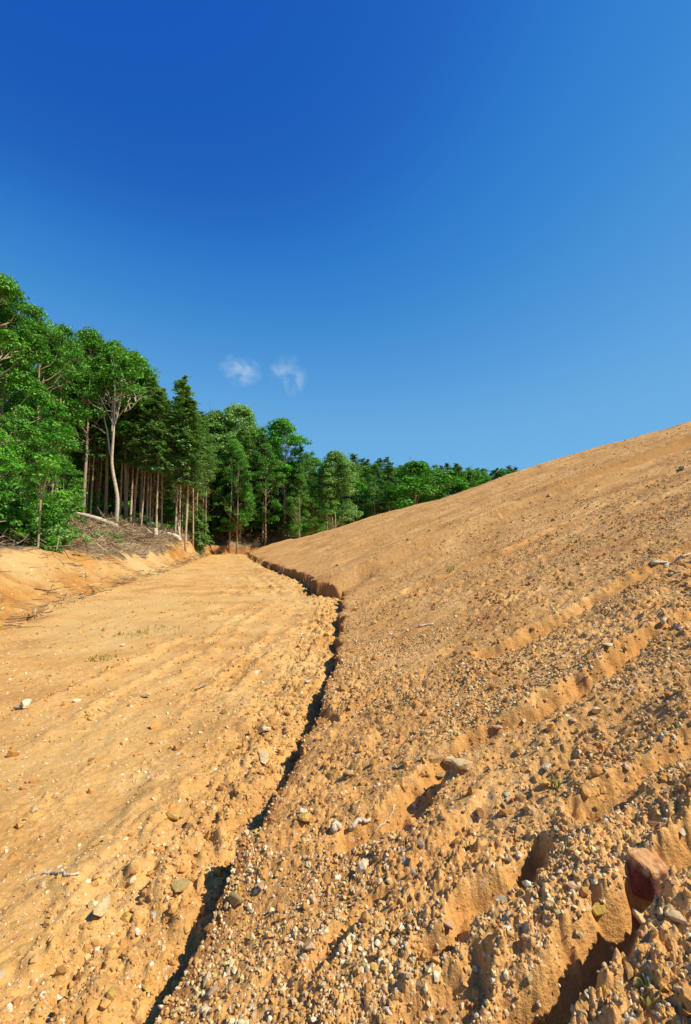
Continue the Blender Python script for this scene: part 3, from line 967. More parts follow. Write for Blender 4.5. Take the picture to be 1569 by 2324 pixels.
def broadleaf_meshes(seed, Ht, Rad, base=0.3, nclump=90, per=85, crad=0.75, ln=0.24, wd=0.15, trad=0.14, mat=None, bark=None, forks=1, lean=(0, 0), limbs=34, top=0.9, trunk_pts=None, squash=1.0):
    """crown and trunk of a broad-leaved tree of height Ht with its foot at the origin"""
    rs = np.random.default_rng(seed)
    mat, bark = mat or M_LEAF, bark or M_BARK
    zb = base * Ht
    cl = []
    ph = rs.uniform(0, 6.28, 4)
    while len(cl) < nclump:
        t = rs.random()
        a = rs.uniform(0, 6.28)
        prof = (math.sin(math.pi * min(1, (0.08 + 0.92 * t)) ** 0.85)) ** 0.65 if t < 0.985 else 0.12
        lump = 1 + 0.22 * math.sin(2 * a + ph[0]) + 0.16 * math.sin(3 * a + 5 * t + ph[1]) + 0.14 * math.sin(9 * t + ph[2])
        q = rs.uniform(0.25, 1.0) ** 0.5
        rr = Rad * prof * lump * q
        z = zb + t * (Ht - zb - crad * 0.6)
        cl.append((rr * math.cos(a) + lean[0] * z, rr * math.sin(a) * squash + lean[1] * z, z))
    cl = np.array(cl)
    dd_ = np.linalg.norm(cl[:, None] - cl[None], axis=2) + np.eye(len(cl)) * 99
    cl = cl[np.sort(dd_, axis=1)[:, 1] < 1.35 * crad]
    g = Geo()
    if trunk_pts is None:
        stems = []
        for f in range(forks):
            a = rs.uniform(0, 6.28)
            sp = 0.0 if forks == 1 else 0.16 * Rad
            tz = np.linspace(0, Ht * top, 9)
            tx = lean[0] * tz + sp * math.cos(a + f * 6.28 / forks) * (0.35 + tz / Ht * 1.6) + np.cumsum(rs.normal(0, 0.035 * Ht / 16, 9))
            ty = lean[1] * tz + sp * math.sin(a + f * 6.28 / forks) * (0.35 + tz / Ht * 1.6) + np.cumsum(rs.normal(0, 0.035 * Ht / 16, 9))
            stems.append(np.stack([tx, ty, tz], 1))
    else:
        stems = trunk_pts
    for s in stems:
        L = len(s)
        rr = trad / math.sqrt(len(stems)) ** 0.7 * (1 - 0.86 * np.linspace(0, 1, L) ** 1.1)
        rr[0] *= 1.25
        s0 = s.copy()
        s0[0, 2] -= 0.5
        g.tube(s0, rr, 8)
    for i in rs.permutation(len(cl))[:limbs]:
        c = cl[i]
        s = stems[int(rs.integers(0, len(stems)))]
        dh = np.hypot(c[0] - np.interp(c[2], s[:, 2], s[:, 0]), c[1] - np.interp(c[2], s[:, 2], s[:, 1]))
        z0 = max(0.12 * Ht if base < 0.25 else zb * 0.75, c[2] - dh * rs.uniform(0.55, 1.1) - 0.5)
        z0 = min(z0, s[-1, 2] * 0.96)
        a = np.array([np.interp(z0, s[:, 2], s[:, 0]), np.interp(z0, s[:, 2], s[:, 1]), z0])
        p = curve_pts(a, c, rs, 6, 0.05, -0.03)
        g.tube(p, np.linspace(trad * 0.30, 0.012, 6), 5)
        for j in range(3):
            e = c + rs.normal(0, crad * 0.75, 3)
            g.tube(curve_pts(p[4], e, rs, 3, 0.05), np.linspace(0.016, 0.006, 3), 3, False)
    v, f = crown_leaves(cl, per, crad, ln, wd, rs)
    crown = mesh_from('crown', v, f, mat, False)
    return crown, g.mesh('trunk', bark)

def fir_meshes(seed, Ht, base=0.55, Rad=1.7, trad=0.13, dens=1.0):
    rs = np.random.default_rng(seed)
    g, dead = Geo(), Geo()
    tz = np.linspace(-0.5, Ht, 10)
    tx, ty = np.cumsum(rs.normal(0, 0.02, 10)), np.cumsum(rs.normal(0, 0.02, 10))
    st = np.stack([tx, ty, tz], 1)
    g.tube(st, trad * (1 - 0.88 * np.linspace(0, 1, 10) ** 1.2), 9)
    lv, lf, n = [], [], 0
    zb = base * Ht
    z = zb
    C, U, T = [], [], []
    while z < Ht - 0.15:
        t = (z - zb) / (Ht - zb)
        L = Rad * (1 - t) ** 0.75 * (0.55 + 0.45 * min(1, t / 0.18)) + 0.22
        for j in range(int(rs.integers(4, 7))):
            a = rs.uniform(0, 6.28)
            l = L * rs.uniform(0.7, 1.25)
            up = 0.45 * t - 0.10 + rs.normal(0, 0.12)
            x0 = np.array([np.interp(z, tz, tx), np.interp(z, tz, ty), z + rs.normal(0, 0.1)])
            d = np.array([math.cos(a), math.sin(a), up])
            m = 7
            s = np.linspace(0, 1, m)
            p = x0 + d * (l * s)[:, None]
            p[:, 2] -= 0.22 * l * s ** 2 - 0.10 * l * s ** 4
            g.tube(p, np.linspace(0.022, 0.006, m), 3, False)
            k = int(30 * l * dens) + 10
            q = rs.uniform(0.18, 1.03, k)
            c = np.stack([np.interp(q, s, p[:, i]) for i in range(3)], 1)
            c += rs.normal(0, 0.085 + 0.04 * l, (k, 3)) * np.array([1, 1, 0.6])
            C.append(c)
            dd = d / np.linalg.norm(d)
            sd = np.array([-math.sin(a), math.cos(a), 0])
            tt = dd * rs.uniform(0.2, 1.0, (k, 1)) + sd * rs.choice([-1, 1], (k, 1)) * rs.uniform(0.2, 1, (k, 1)) + np.array([0, 0, -0.25])
            T.append(tt / np.linalg.norm(tt, axis=1)[:, None])
        z += rs.uniform(0.16, 0.30)
    C, T = np.concatenate(C), np.concatenate(T)
    n = len(C)
    up = rs.normal(0, 0.45, (n, 3)) + np.array([0, 0, 1.0])
    s = np.cross(up, T)
    s /= np.linalg.norm(s, axis=1)[:, None] + 1e-9
    L = rs.uniform(0.20, 0.40, (n, 1))
    W = rs.uniform(0.05, 0.10, (n, 1))
    v = np.stack([C - T * L * 0.5, C + s * W, C + T * L * 0.5, C - s * W], 1).reshape(-1, 3)
    f = (np.arange(n) * 4)[:, None] + np.arange(4)[None]
    crown = mesh_from('crown', v, f, M_NEEDLE, False)
    # dead twigs below the living crown
    zd = Ht * 0.22
    while zd < zb + 0.6:
        a = rs.uniform(0, 6.28)
        l = rs.uniform(0.3, 1.9) * (0.25 + 0.75 * (zd / zb))
        x0 = np.array([np.interp(zd, tz, tx), np.interp(zd, tz, ty), zd])
        p = x0 + np.array([math.cos(a), math.sin(a), rs.normal(-0.1, 0.15)]) * (l * np.linspace(0, 1, 4))[:, None]
        p[:, 2] -= 0.15 * l * np.linspace(0, 1, 4) ** 2
        dead.tube(p, np.linspace(0.016, 0.005, 4), 3, False)
        if rs.random() < 0.5:
            k = 8
            q = p[2] + rs.normal(0, 0.16, (k, 3))
            uu = rs.normal(size=(k, 3))
            uu /= np.linalg.norm(uu, axis=1)[:, None]
            vv, ff = leaf_quads(q, uu, 0.22, 0.05, rs)
            dead.quads(vv, ff)
        zd += rs.uniform(0.04, 0.16)
    return (crown, g.mesh('trunk', M_FIR)) + ((dead.mesh('dead_twigs', M_DEADN, False),) if dead.f else ())

def place_tree(name, label, meshes, x, y, sc=1.0, rz=0.0, group=None, cat='tree', sz=None, z=None):
    o = bpy.data.objects.new(name, None)
    COL.objects.link(o)
    o.location = (x, y, (H1(x, y) if z is None else z) - 0.03)
    lean_ = random.Random(name + label + str(round(x, 3)))
    o.rotation_euler = (lean_.gauss(0, 0.018), lean_.gauss(0, 0.018), rz)
    o.scale = (sc, sc, sz or sc)
    for me in meshes:
        link(me.name.split('.')[0], me, o)
    return tag(o, label, cat, group)

def at_dist(xv, d):
    """plan position under photo column xv at forward distance d"""
    u = (xv * V - CX) / FPX
    return u * d / CP * 1.0, d

def top_height(xv, topv, x, y):
    rd = ray(xv * V, topv * V)
    return EYE + rd[2] / rd[1] * y - H1(x, y)

BL = {}
def bl(key, *a, **k):
    if key not in BL:
        BL[key] = broadleaf_meshes(*a, **k)
    return BL[key]

K_TALL = [bl('t%d' % i, 400 + i, 16.0, 3.0, base=0.22, nclump=120, per=180, crad=0.80, ln=0.20, wd=0.12, trad=0.17, mat=M_LEAF) for i in range(4)]
K_HIGH = [bl('h%d' % i, 420 + i, 16.0, 2.7, base=0.50, nclump=105, per=150, crad=0.82, ln=0.20, wd=0.12, trad=0.16, mat=M_LEAF) for i in range(3)]
K_LOW = [bl('l%d' % i, 430 + i, 8.0, 1.9, base=0.10, nclump=80, per=120, crad=0.60, ln=0.17, wd=0.10, trad=0.08, mat=M_LEAF3 if i == 1 else M_LEAF, limbs=30) for i in range(3)]
K_LIGHT = [bl('g%d' % i, 460 + i, 14.0, 3.0, base=0.30, nclump=190, per=140, crad=0.80, ln=0.20, wd=0.13, trad=0.15, mat=M_LEAF2, forks=2) for i in range(2)]
K_BRIGHT = bl('b', 480, 14.5, 2.6, base=0.50, nclump=110, per=150, crad=0.78, ln=0.21, wd=0.14, trad=0.17, mat=M_LEAF3, forks=3)
K_FIR = [fir_meshes(500 + i, 15.0, base=(0.44, 0.58, 0.50, 0.62)[i], Rad=2.0 - 0.12 * i, trad=(0.12, 0.085, 0.10, 0.075)[i], dens=0.8) for i in range(4)]

def tree_v(name, label, meshes, Hm, xv, d, topv, wide=1.0, rz=0.0, group=None, minz=None):
    x, y = at_dist(xv, d)
    h = top_height(xv, topv, x, y)
    s = h / Hm
    return place_tree(name, label, meshes, x, y, s * wide, rz, group, sz=s)

# front rank of the wood, one by one
tree_v('broadleaf_tree', 'tall dark broadleaf tree at the outer end of the wood, highest crown', K_TALL[0], 16, -45, 25, 612, 1.05, 0.4)
tree_v('broadleaf_tree', 'tall broadleaf tree whose narrow tip rises above its neighbours beside the darkest crown', K_TALL[1], 16, 12, 27, 648, 0.85, 1.9)
tree_v('broadleaf_tree', 'tall broadleaf tree with rounded layered crown over the thin sapling', K_TALL[2], 16, 78, 28, 712, 0.95, 3.1)
tree_v('broadleaf_tree', 'tall broadleaf tree behind the layered crown, top only slightly lower', K_TALL[3], 16, 125, 31, 728, 0.9, 5.0)
tree_v('broadleaf_tree', 'tall broadleaf tree with a domed top above the fallen log', K_HIGH[0], 16, 188, 36, 735, 0.95, 2.2)
tree_v('broadleaf_tree', 'broadleaf tree standing behind the pale leaning trunk, crown on the wood skyline', K_HIGH[1], 16, 238, 38, 765, 0.95, 0.9)
tree_v('broadleaf_tree', 'broadleaf tree whose crown slopes down to the first pointed firs', K_HIGH[2], 16, 286, 38, 788, 1.1, 0.3)
tree_v('broadleaf_tree', 'lower broadleaf tree squeezed between the sloping crown and the firs', K_HIGH[0], 16, 318, 41, 838, 0.85, 4.0)
for xv, d, tv, k, lb in ((30, 21, 930, 0, 'leafy young tree with foliage to the ground at the outer end of the bank'),
                         (118, 24, 905, 1, 'bright leafy young tree whose foliage hangs over the brushwood'),
                         (100, 22.5, 1000, 2, 'short leafy tree right behind the thin forked sapling'),
                         (142, 26, 1040, 0, 'leafy young tree between the bright one and the fallen log'),
                         (60, 20, 1070, 2, 'low bushy tree beside the foot of the thin forked sapling'),
                         (-20, 19, 960, 1, 'bushy tree cut off by the edge of the view')):
    tree_v('young_tree', lb, K_LOW[k], 8, xv, d, tv, 1.05, xv * 0.3)

# the pale leaning tree with a forked bare stem
x0, y0 = at_dist(264, 33)
zb0 = H1(x0, y0)
def pv(xv, yv, d=33.0, dy=0.0):
    rd = ray(xv * V, yv * V)
    return np.array([rd[0] / rd[1] * d - x0, dy, EYE + rd[2] / rd[1] * d - zb0])
stem = [pv(*p) for p in ((264, 1186), (270, 1135), (267, 1110), (261, 1075), (259, 1050), (260, 1036), (265, 990), (267, 968), (270, 920), (272, 880), (276, 840))]
lim1 = [pv(*p) for p in ((259, 1040), (252, 1010), (249, 980), (241, 950), (236, 920), (231, 890))]
lim2 = [pv(*p) for p in ((267, 968), (276, 950), (284, 925), (290, 905), (296, 870))]
lim3 = [pv(*p) for p in ((277, 948), (292, 938), (305, 930), (318, 915))]
lim4 = [pv(*p) for p in ((262, 1000), (258, 960), (255, 920), (256, 880))]
lim5 = [pv(*p) for p in ((247, 985), (238, 975), (228, 970))]
g = Geo()
for k, (s, r0, r1) in enumerate(((stem, .15, .04), (lim1, .085, .025), (lim2, .07, .025), (lim3, .04, .012), (lim4, .04, .015), (lim5, .03, .01))):
    s = np.array(s)
    t = np.linspace(0, 1, len(s)); tt = np.linspace(0, 1, 3 * len(s))
    q = np.stack([np.interp(tt, t, s[:, i]) for i in range(3)], 1)
    for _ in range(2):
        q[1:-1] = (q[:-2] + q[1:-1] * 2 + q[2:]) / 4
    q[:, 1] += (0, 0.5, -0.4, -0.8, 0.9, -0.5)[k] * tt
    if k == 0:
        q[0, 2] -= 0.4
    g.tube(q, np.linspace(r0, r1, len(q)), 8)
rs = np.random.default_rng(41)
tips = np.array([s[-1] for s in (stem, lim1, lim2, lim3, lim4)])
for s in (lim1, lim2, lim3, lim4, stem[6:], stem[6:], lim2):
    s = np.array(s)
    for j in range(7):
        b = s[int(rs.integers(1, len(s)))]
        e = b + np.array([rs.normal(0, 0.9), rs.normal(0, 0.9), rs.uniform(0.5, 2.0)])
        g.tube(curve_pts(b, e, rs, 5, 0.07), np.linspace(0.03, 0.008, 5), 4, False)
ptrunk = g.mesh('trunk', M_PALE)
cl = []
for j in range(44):
    c = tips[int(rs.integers(0, 5))] + np.array([rs.normal(0.3, 0.75), rs.normal(0, 0.8), rs.uniform(0.3, 1.7)])
    cl.append(c)
cl.append(pv(234, 935)); cl.append(pv(231, 925)); cl.append(pv(238, 930, dy=-.3))
v, f = crown_leaves(np.array(cl), 75, 0.65, 0.24, 0.14, rs)
pcrown = mesh_from('crown', v, f, M_LEAF, False)
place_tree('broadleaf_tree', 'pale bare forked tree leaning beside the fallen log, leaves only at its top', [pcrown, ptrunk], x0, y0)

# thin forked sapling on the bank edge
x0, y0 = at_dist(87, 17.0)
zb0 = H1(x0, y0)
def pv2(xv, yv, dy=0.0):
    rd = ray(xv * V, yv * V)
    return np.array([rd[0] / rd[1] * 17.0 - x0, dy, EYE + rd[2] / rd[1] * 17.0 - zb0])
g = Geo()
a_ = np.array([pv2(86, 1256), pv2(88, 1190), pv2(90, 1132)]); a_[0, 2] -= 0.3
g.tube(np.stack([np.interp(np.linspace(0, 1, 8), [0, .5, 1], a_[:, i]) for i in range(3)], 1), np.linspace(0.040, 0.032, 8), 7)
for e, r_ in (((92, 1045), .03), ((125, 1040), .03), ((60, 1090), .018), ((108, 1085), .016), ((78, 1075), .015)):
    g.tube(curve_pts(pv2(90, 1133), pv2(*e, dy=rs.normal(0, .3)), rs, 7, 0.03, -0.03), np.linspace(r_, 0.007, 7), 5)
cl = [pv2(q, w2, dy=rs.normal(0, 0.45)) for q, w2 in ((92, 1040), (84, 1060), (100, 1055), (122, 1040), (128, 1055), (110, 1075), (62, 1090), (70, 1100), (112, 1110), (140, 1120), (150, 1130), (78, 1068), (95, 1080), (130, 1112), (66, 1140), (104, 1040))]
v, f = crown_leaves(np.array(cl), 60, 0.34, 0.15, 0.09, rs)
place_tree('sapling', 'thin forked sapling standing alone on the edge of the clay bank', [mesh_from('crown', v, f, M_LEAF, False), g.mesh('trunk', M_BARK)], x0, y0)

# the firs whose bare trunks line the wood, with their own places
FIRS = [(303, 38, 868, 'fir with a thin bare trunk nearest the pale leaning tree'), (321, 36, 900, 'slim fir with a pinkish trunk, second from the pale leaning tree'),
        (334, 39, 858, 'fir with a tall spreading crown, part of the twin pointed tops'), (341, 37, 862, 'fir whose trunk almost touches the one beside it'),
        (356, 36, 884, 'fir with the thickest orange trunk in the row'), (368, 38, 878, 'slim fir just behind the thickest orange trunk'),
        (399, 37, 868, 'fir behind the broken sapling, crown under the lone spire'), (409, 39, 856, 'fir with the lone dark spire rising over the row'),
        (423, 37, 905, 'fir last but one in the row, by the small green spruce'), (440, 44, 925, 'fir at the end of the row before the light green trees'),
        (206, 37, 880, 'fir with a thin trunk showing under the hanging foliage'), (196, 38, 890, 'fir with a thin trunk standing close behind the first hanging foliage'),
        (272, 40, 860, 'fir trunk half hidden behind the pale leaning tree'), (286, 41, 850, 'fir deeper in the gap beside the pale leaning tree'),
        (222, 40, 870, 'fir in shade between the fallen log and the pale tree')]
for i, (xv, d, tv, lb) in enumerate(FIRS):
    tree_v('fir_tree', lb, K_FIR[i % 4], 15, xv, d, tv, 1.0, i * 1.7)

# the middle of the wood
tree_v('broadleaf_tree', 'light green broadleaf tree with a rounded pale crown next to the last firs', K_LIGHT[0], 14, 540, 63, 912, 1.12, 0.6)
tree_v('broadleaf_tree', 'light green broadleaf tree half behind the last firs', K_LIGHT[1], 14, 488, 62, 928, 1.05, 2.0)
tree_v('broadleaf_tree', 'bright green many-stemmed tree standing forward where the hill begins', K_BRIGHT, 14.5, 641, 61, 945, 1.1, 1.2)
tree_v('young_tree', 'bright leafy young tree in front of the light green crowns', K_LOW[1], 8, 508, 62, 1052, 0.9, 1.0)
tree_v('broadleaf_tree', 'wide light green domed tree behind the clay crest', K_LIGHT[1], 14, 762, 56, 1020, 1.15, 4.1)
tree_v('broadleaf_tree', 'slim tree between the many-stemmed tree and the wide domed one', K_TALL[2], 16, 706, 58, 1012, 0.7, 0.2)
tree_v('broadleaf_tree', 'dark broadleaf tree filling the gap behind the bright many-stemmed one', K_TALL[3], 16, 600, 63, 965, 0.8, 0.2)
tree_v('broadleaf_tree', 'bright spreading tree low behind the clay crest, farther up the hill', K_LOW[1], 8, 945, 60, 1042, 1.7, 2.9)
tree_v('broadleaf_tree', 'second spreading tree, its side touching the bright one behind the crest', K_LOW[0], 8, 985, 62, 1062, 1.6, 0.9)
tree_v('broadleaf_tree', 'dark rounded tree between the domed tree and the spreading ones', K_TALL[1], 16, 850, 62, 1050, 0.85, 3.3)

tree_v('young_tree', 'leafy young tree seen between the last fir trunks', K_LOW[2], 8, 400, 57, 1075, 1.3, 2.0)
tree_v('young_tree', 'bushy young tree closing the gap behind the last fir trunks', K_LOW[1], 8, 408, 66, 1040, 1.5, 0.5)
tree_v('young_tree', 'dark leafy young tree low in the gap at the end of the fir row', K_LOW[0], 8, 372, 59, 1090, 1.3, 1.0)
# ranks behind, too alike to tell apart
rs = np.random.default_rng(57)
def top_line(xv):
    return np.interp(xv, [-400, -60, 20, 100, 200, 270, 330, 370, 440, 560, 640, 700, 760, 850, 950, 1050, 1150, 1250, 1500], [560, 610, 660, 725, 745, 790, 850, 880, 925, 935, 960, 1020, 1030, 1030, 1042, 1052, 1058, 1056, 1075])
def rank(n, x0, x1, d0, d1, drop, kinds, name, lb, gp):
    for i in range(n):
        xv = x0 + (x1 - x0) * (i + rs.uniform(0.1, 0.9)) / n
        d = rs.uniform(d0, d1)
        tv = top_line(xv) + rs.uniform(drop[0], drop[1])
        me, Hm, wd = kinds[int(rs.integers(0, len(kinds)))]
        tree_v(name, lb, me, Hm, xv, d, tv, wd * rs.uniform(0.85, 1.1), rs.uniform(0, 6.28), gp)
firk = [(k, 15, 1.0) for k in K_FIR]
tallk = [(k, 16, 0.85) for k in K_TALL]
rank(12, -330, 130, 31, 42, (10, 60), tallk, 'broadleaf_tree', 'dark broadleaf tree in the crowded ranks behind the front trees', 'broadleaf trees deeper in the wood')
rank(7, 130, 320, 43, 50, (10, 60), [(k, 16, 1.0) for k in K_HIGH], 'broadleaf_tree', 'dark broadleaf tree in the crowded ranks behind the front trees', 'broadleaf trees deeper in the wood')
rank(22, 700, 1120, 67, 92, (8, 60), [(k, 8, 1.7) for k in K_LOW], 'young_tree', 'dark leafy understorey tree far in the shade of the wood', 'understorey trees deep in the wood')
rank(18, 480, 800, 66, 84, (40, 130), [(k, 8, 1.8) for k in K_LOW], 'young_tree', 'dark leafy understorey tree far in the shade of the wood', 'understorey trees deep in the wood')
rank(14, 180, 450, 46, 56, (190, 260), [(k, 8, 2.2) for k in K_LOW], 'young_tree', 'dark leafy understorey tree far in the shade of the wood', 'understorey trees deep in the wood')
rank(30, 100, 760, 58, 80, (150, 230), [(k, 8, 2.2) for k in K_LOW], 'young_tree', 'dark leafy understorey tree far in the shade of the wood', 'understorey trees deep in the wood')
rank(15, 180, 480, 41, 54, (5, 60), firk, 'fir_tree', 'dark fir standing deeper in the shade of the wood', 'firs deeper in the wood')
rank(26, 120, 720, 55, 75, (10, 80), firk, 'fir_tree', 'dark fir standing deeper in the shade of the wood', 'firs deeper in the wood')
rank(12, 450, 780, 52, 66, (25, 90), tallk, 'broadleaf_tree', 'dark broadleaf tree in the crowded ranks behind the front trees', 'broadleaf trees deeper in the wood')
rank(26, 760, 1180, 66, 92, (0, 28), [(k, 15, 1.35) for k in K_FIR] + [(k, 16, 1.0) for k in K_TALL[:2]], 'hill_tree', 'dark small tree on the wooded hill behind the clay crest', 'trees on the hill behind the crest')
rank(24, 960, 1330, 92, 130, (0, 14), [(k, 15, 1.5) for k in K_FIR] + [(K_TALL[3], 16, 1.0)], 'hill_tree', 'dark small tree on the wooded hill behind the clay crest', 'trees on the hill behind the crest')

# shrubs, ferns and a small spruce under the trees
def shrub_mesh(seed, h, rad, mat, n=26, per=55, cr=0.32):
    rs2 = np.random.default_rng(seed)
    cl = np.stack([rs2.normal(0, rad * 0.5, n), rs2.normal(0, rad * 0.5, n), rs2.uniform(0.15, 1, n) * h], 1)
    v, f = crown_leaves(cl, per, cr, 0.16, 0.09, rs2)
    g = Geo()
    for i in range(9):
        g.tube(curve_pts(np.array([rs2.normal(0, .08), rs2.normal(0, .08), -0.1]), cl[i], rs2, 5, 0.06), np.linspace(0.02, 0.006, 5), 4, False)
    return mesh_from('foliage', v, f, mat, False), g.mesh('stem', M_BARK)
SHR = [shrub_mesh(600, 1.6, 1.0, M_LEAF), shrub_mesh(601, 1.2, 0.9, M_LEAF3), shrub_mesh(602, 0.9, 1.1, M_LEAF2), shrub_mesh(603, 2.2, 1.1, M_LEAF, 36)]
def shrub_v(xv, d, k, sc, lb, gp=None, name='shrub'):
    x, y = at_dist(xv, d)
    place_tree(name, lb, SHR[k], x, y, sc, xv, gp, 'shrub')
for xv, d, k, sc, lb in ((8, 18, 3, 1.0, 'dark shrub on the bank edge at the outer end of the wood'), (30, 17.5, 0, .8, 'leafy shrub beside the dark one on the bank edge'),
                         (128, 17.5, 1, .45, 'small bright shrub at the foot of the shaded trunks by the sapling'), (136, 20, 3, .6, 'shrub under the hanging foliage near the brushwood'),
                         (118, 20, 0, .9, 'shrub directly behind the thin sapling'), (262, 24, 1, .42, 'little green plant growing out of the brushwood slope'),
                         (222, 24, 2, .5, 'low dull green shrub spread on the brushwood slope'), (472, 62, 1, 1.0, 'bright shrub at the foot of the light green trees'),
                         (520, 64.5, 0, .7, 'second shrub at the foot of the light green trees'), (486, 58, 0, .5, 'small plant on top of the red cut'), (345, 42, 2, .9, 'ferny shrub between the fir trunks'),
                         (388, 45, 1, .9, 'bright ferny shrub behind the thickest orange trunk'), (310, 40, 0, .7, 'shrub at the foot of the slim firs'), (70, 19, 3, 1.0, 'shrub behind the sapling on its shaded side')):
    shrub_v(xv, d, k, sc, lb)
for i in range(11):
    shrub_v(-45 + 17 * i + rs.uniform(-7, 7), rs.uniform(17.5, 20.5), int(rs.integers(0, 4)), rs.uniform(0.55, 0.95), 'dark shrub in the thicket along the top of the clay bank', 'shrubs along the bank top')
for i in range(34):
    xv = rs.uniform(-60, 700)
    shrub_v(xv, rs.uniform(27, 40) if xv < 150 else rs.uniform(38, 44) if xv < 290 else rs.uniform(44, 56) if xv < 440 else rs.uniform(63, 72), int(rs.integers(0, 4)), rs.uniform(0.7, 1.2), 'shaded shrub growing under the trees of the wood', 'shrubs under the trees')
sp = fir_meshes(520, 5.0, base=0.06, Rad=1.25, trad=0.05)
x, y = at_dist(452, 45)
place_tree('spruce', 'small green spruce with branches to the ground at the end of the fir row', sp[:2], x, y, 0.85, 0.3)

# ------------------------------------------------------------------ felled wood on the bank
# where the log lies
LP = np.array([hit(*p) for p in ((170, 1190), (190, 1189), (215, 1190), (240, 1196), (262, 1205))])
dm_ = float(np.median(LP[:, 1]))
LQ = np.array([[ray(p * V, 1190 * V)[0] / ray(p * V, 1190 * V)[1] * (dm_ + o_), dm_ + o_] for p, o_ in ((168, 1.0), (190, .7), (215, .4), (240, .1), (263, -.3))])
LZ = height(LQ[:, 0], LQ[:, 1])[0]
LZ = np.polyval(np.polyfit(np.arange(5), LZ, 1), np.arange(5)) + np.array([.44, .50, .48, .40, .28])
tt = np.linspace(0, 4, 26)
lq = np.stack([np.interp(tt, np.arange(5), c_) for c_ in (LQ[:, 0], LQ[:, 1], LZ)], 1)
for _ in range(3):
    lq[1:-1] = (lq[:-2] + lq[1:-1] * 2 + lq[2:]) / 4
rs = np.random.default_rng(71)
n = 16000
yy = np.concatenate([rs.uniform(14, 48, n), rs.uniform(56, 66, n // 3)])
tx = np.interp(yy, TOE[2:9, 1], TOE[2:9, 0])
xx = np.concatenate([tx[:n] - rs.uniform(0.5, 8.0, n), rs.uniform(-16, -2, n // 3)])
wl = bank_w(xx, yy)
zz, gg, cc = height(xx, yy)
wbn = np.interp(yy, [0, 8, 16, 30, 42, 50, 57], [3.0, 3.0, 2.5, 1.7, 1.35, .9, .5])
den = np.clip(0.55 + 1.6 * fbm(xx * 0.5, yy * 0.5, 231, 3), 0, 1) * sstep(0.42, 0.85, wl / wbn) * (0.04 + 0.96 * sstep(16, 19.5, yy))
ok = (gg >= 2) & (rs.random(len(xx)) < den) & (wl > 0)
xx, yy, zz = xx[ok], yy[ok], zz[ok]
m_ = 1800          # strays scattered down the clay bank
y2 = rs.uniform(9, 50, m_)
x2 = np.interp(y2, TOE[2:9, 1], TOE[2:9, 0]) - np.interp(y2, [0, 8, 16, 30, 42, 50], [3.0, 3.0, 2.5, 1.7, 1.35, .9]) * (1.05 - np.abs(rs.normal(0, 0.42, m_)))
k2 = rs.random(m_) < np.clip(0.4 + 1.6 * fbm(x2 * 0.8, y2 * 0.8, 237, 3), 0.05, 1)
x2, y2 = x2[k2], y2[k2]
y3 = rs.uniform(9, 50, 700)
x3 = np.interp(y3, TOE[2:9, 1], TOE[2:9, 0]) + rs.normal(0, 0.12, 700)
x2, y2 = np.concatenate([x2, x3]), np.concatenate([y2, y3])
n0_ = len(xx)
xx, yy = np.concatenate([xx, x2]), np.concatenate([yy, y2])
zz = np.concatenate([zz, height(x2, y2)[0] - 0.10])
n = len(xx)
a = rs.uniform(0, 6.28, n)
el = rs.normal(0.04, 0.34, n)
L = np.minimum(rs.uniform(0.2, 0.8, n) * (1 - rs.random(n)) ** -0.25, 2.0)
L[n0_:] *= 0.55
el[n0_:] *= 0.3
rd = rs.uniform(0.006, 0.018, n) * (0.7 + 0.5 * L)
d = np.stack([np.cos(a) * np.cos(el), np.sin(a) * np.cos(el), np.sin(el)], 1)
c = np.stack([xx, yy, zz + np.abs(rs.normal(0.10, 0.20, n)) + np.abs(d[:, 2]) * L * 0.4], 1)
s = np.cross(d, np.array([0, 0, 1.0]))
s /= np.linalg.norm(s, axis=1)[:, None]
t = np.cross(s, d)
near_log = (np.abs(yy - (dm_ - 1.6)) < 2.4) & (xx > lq[0, 0] - 0.8) & (xx < lq[-1, 0] + 0.6)
c[near_log, 2] = zz[near_log] + 0.06
d[near_log, 2] *= 0.15
ringv = []
for u_, rr_ in ((-0.5, 1.0), (0.0, 0.9), (0.5, 0.5)):
    bend = (0.0 if u_ else 1.0) * rs.normal(0, 0.06, n)[:, None] * L[:, None]
    for k in range(3):
        an = k * 2.094
        ringv.append(c + d * (u_ * L)[:, None] + t * bend + (rr_ * rd)[:, None] * (math.cos(an) * s + math.sin(an) * t))
Vt = np.stack(ringv, 1).reshape(-1, 3)
fl = []
for i in range(2):
    for k in range(3):
        k2 = (k + 1) % 3
        fl.append((i * 3 + k, i * 3 + k2, i * 3 + 3 + k2, i * 3 + 3 + k))
Ft = (np.arange(n) * 9)[:, None, None] + np.array(fl)[None]
bw_ = link('brushwood', mesh_from('brushwood', Vt, Ft.reshape(-1, 4), M_TWIG, False))
tag(bw_, kind='stuff')

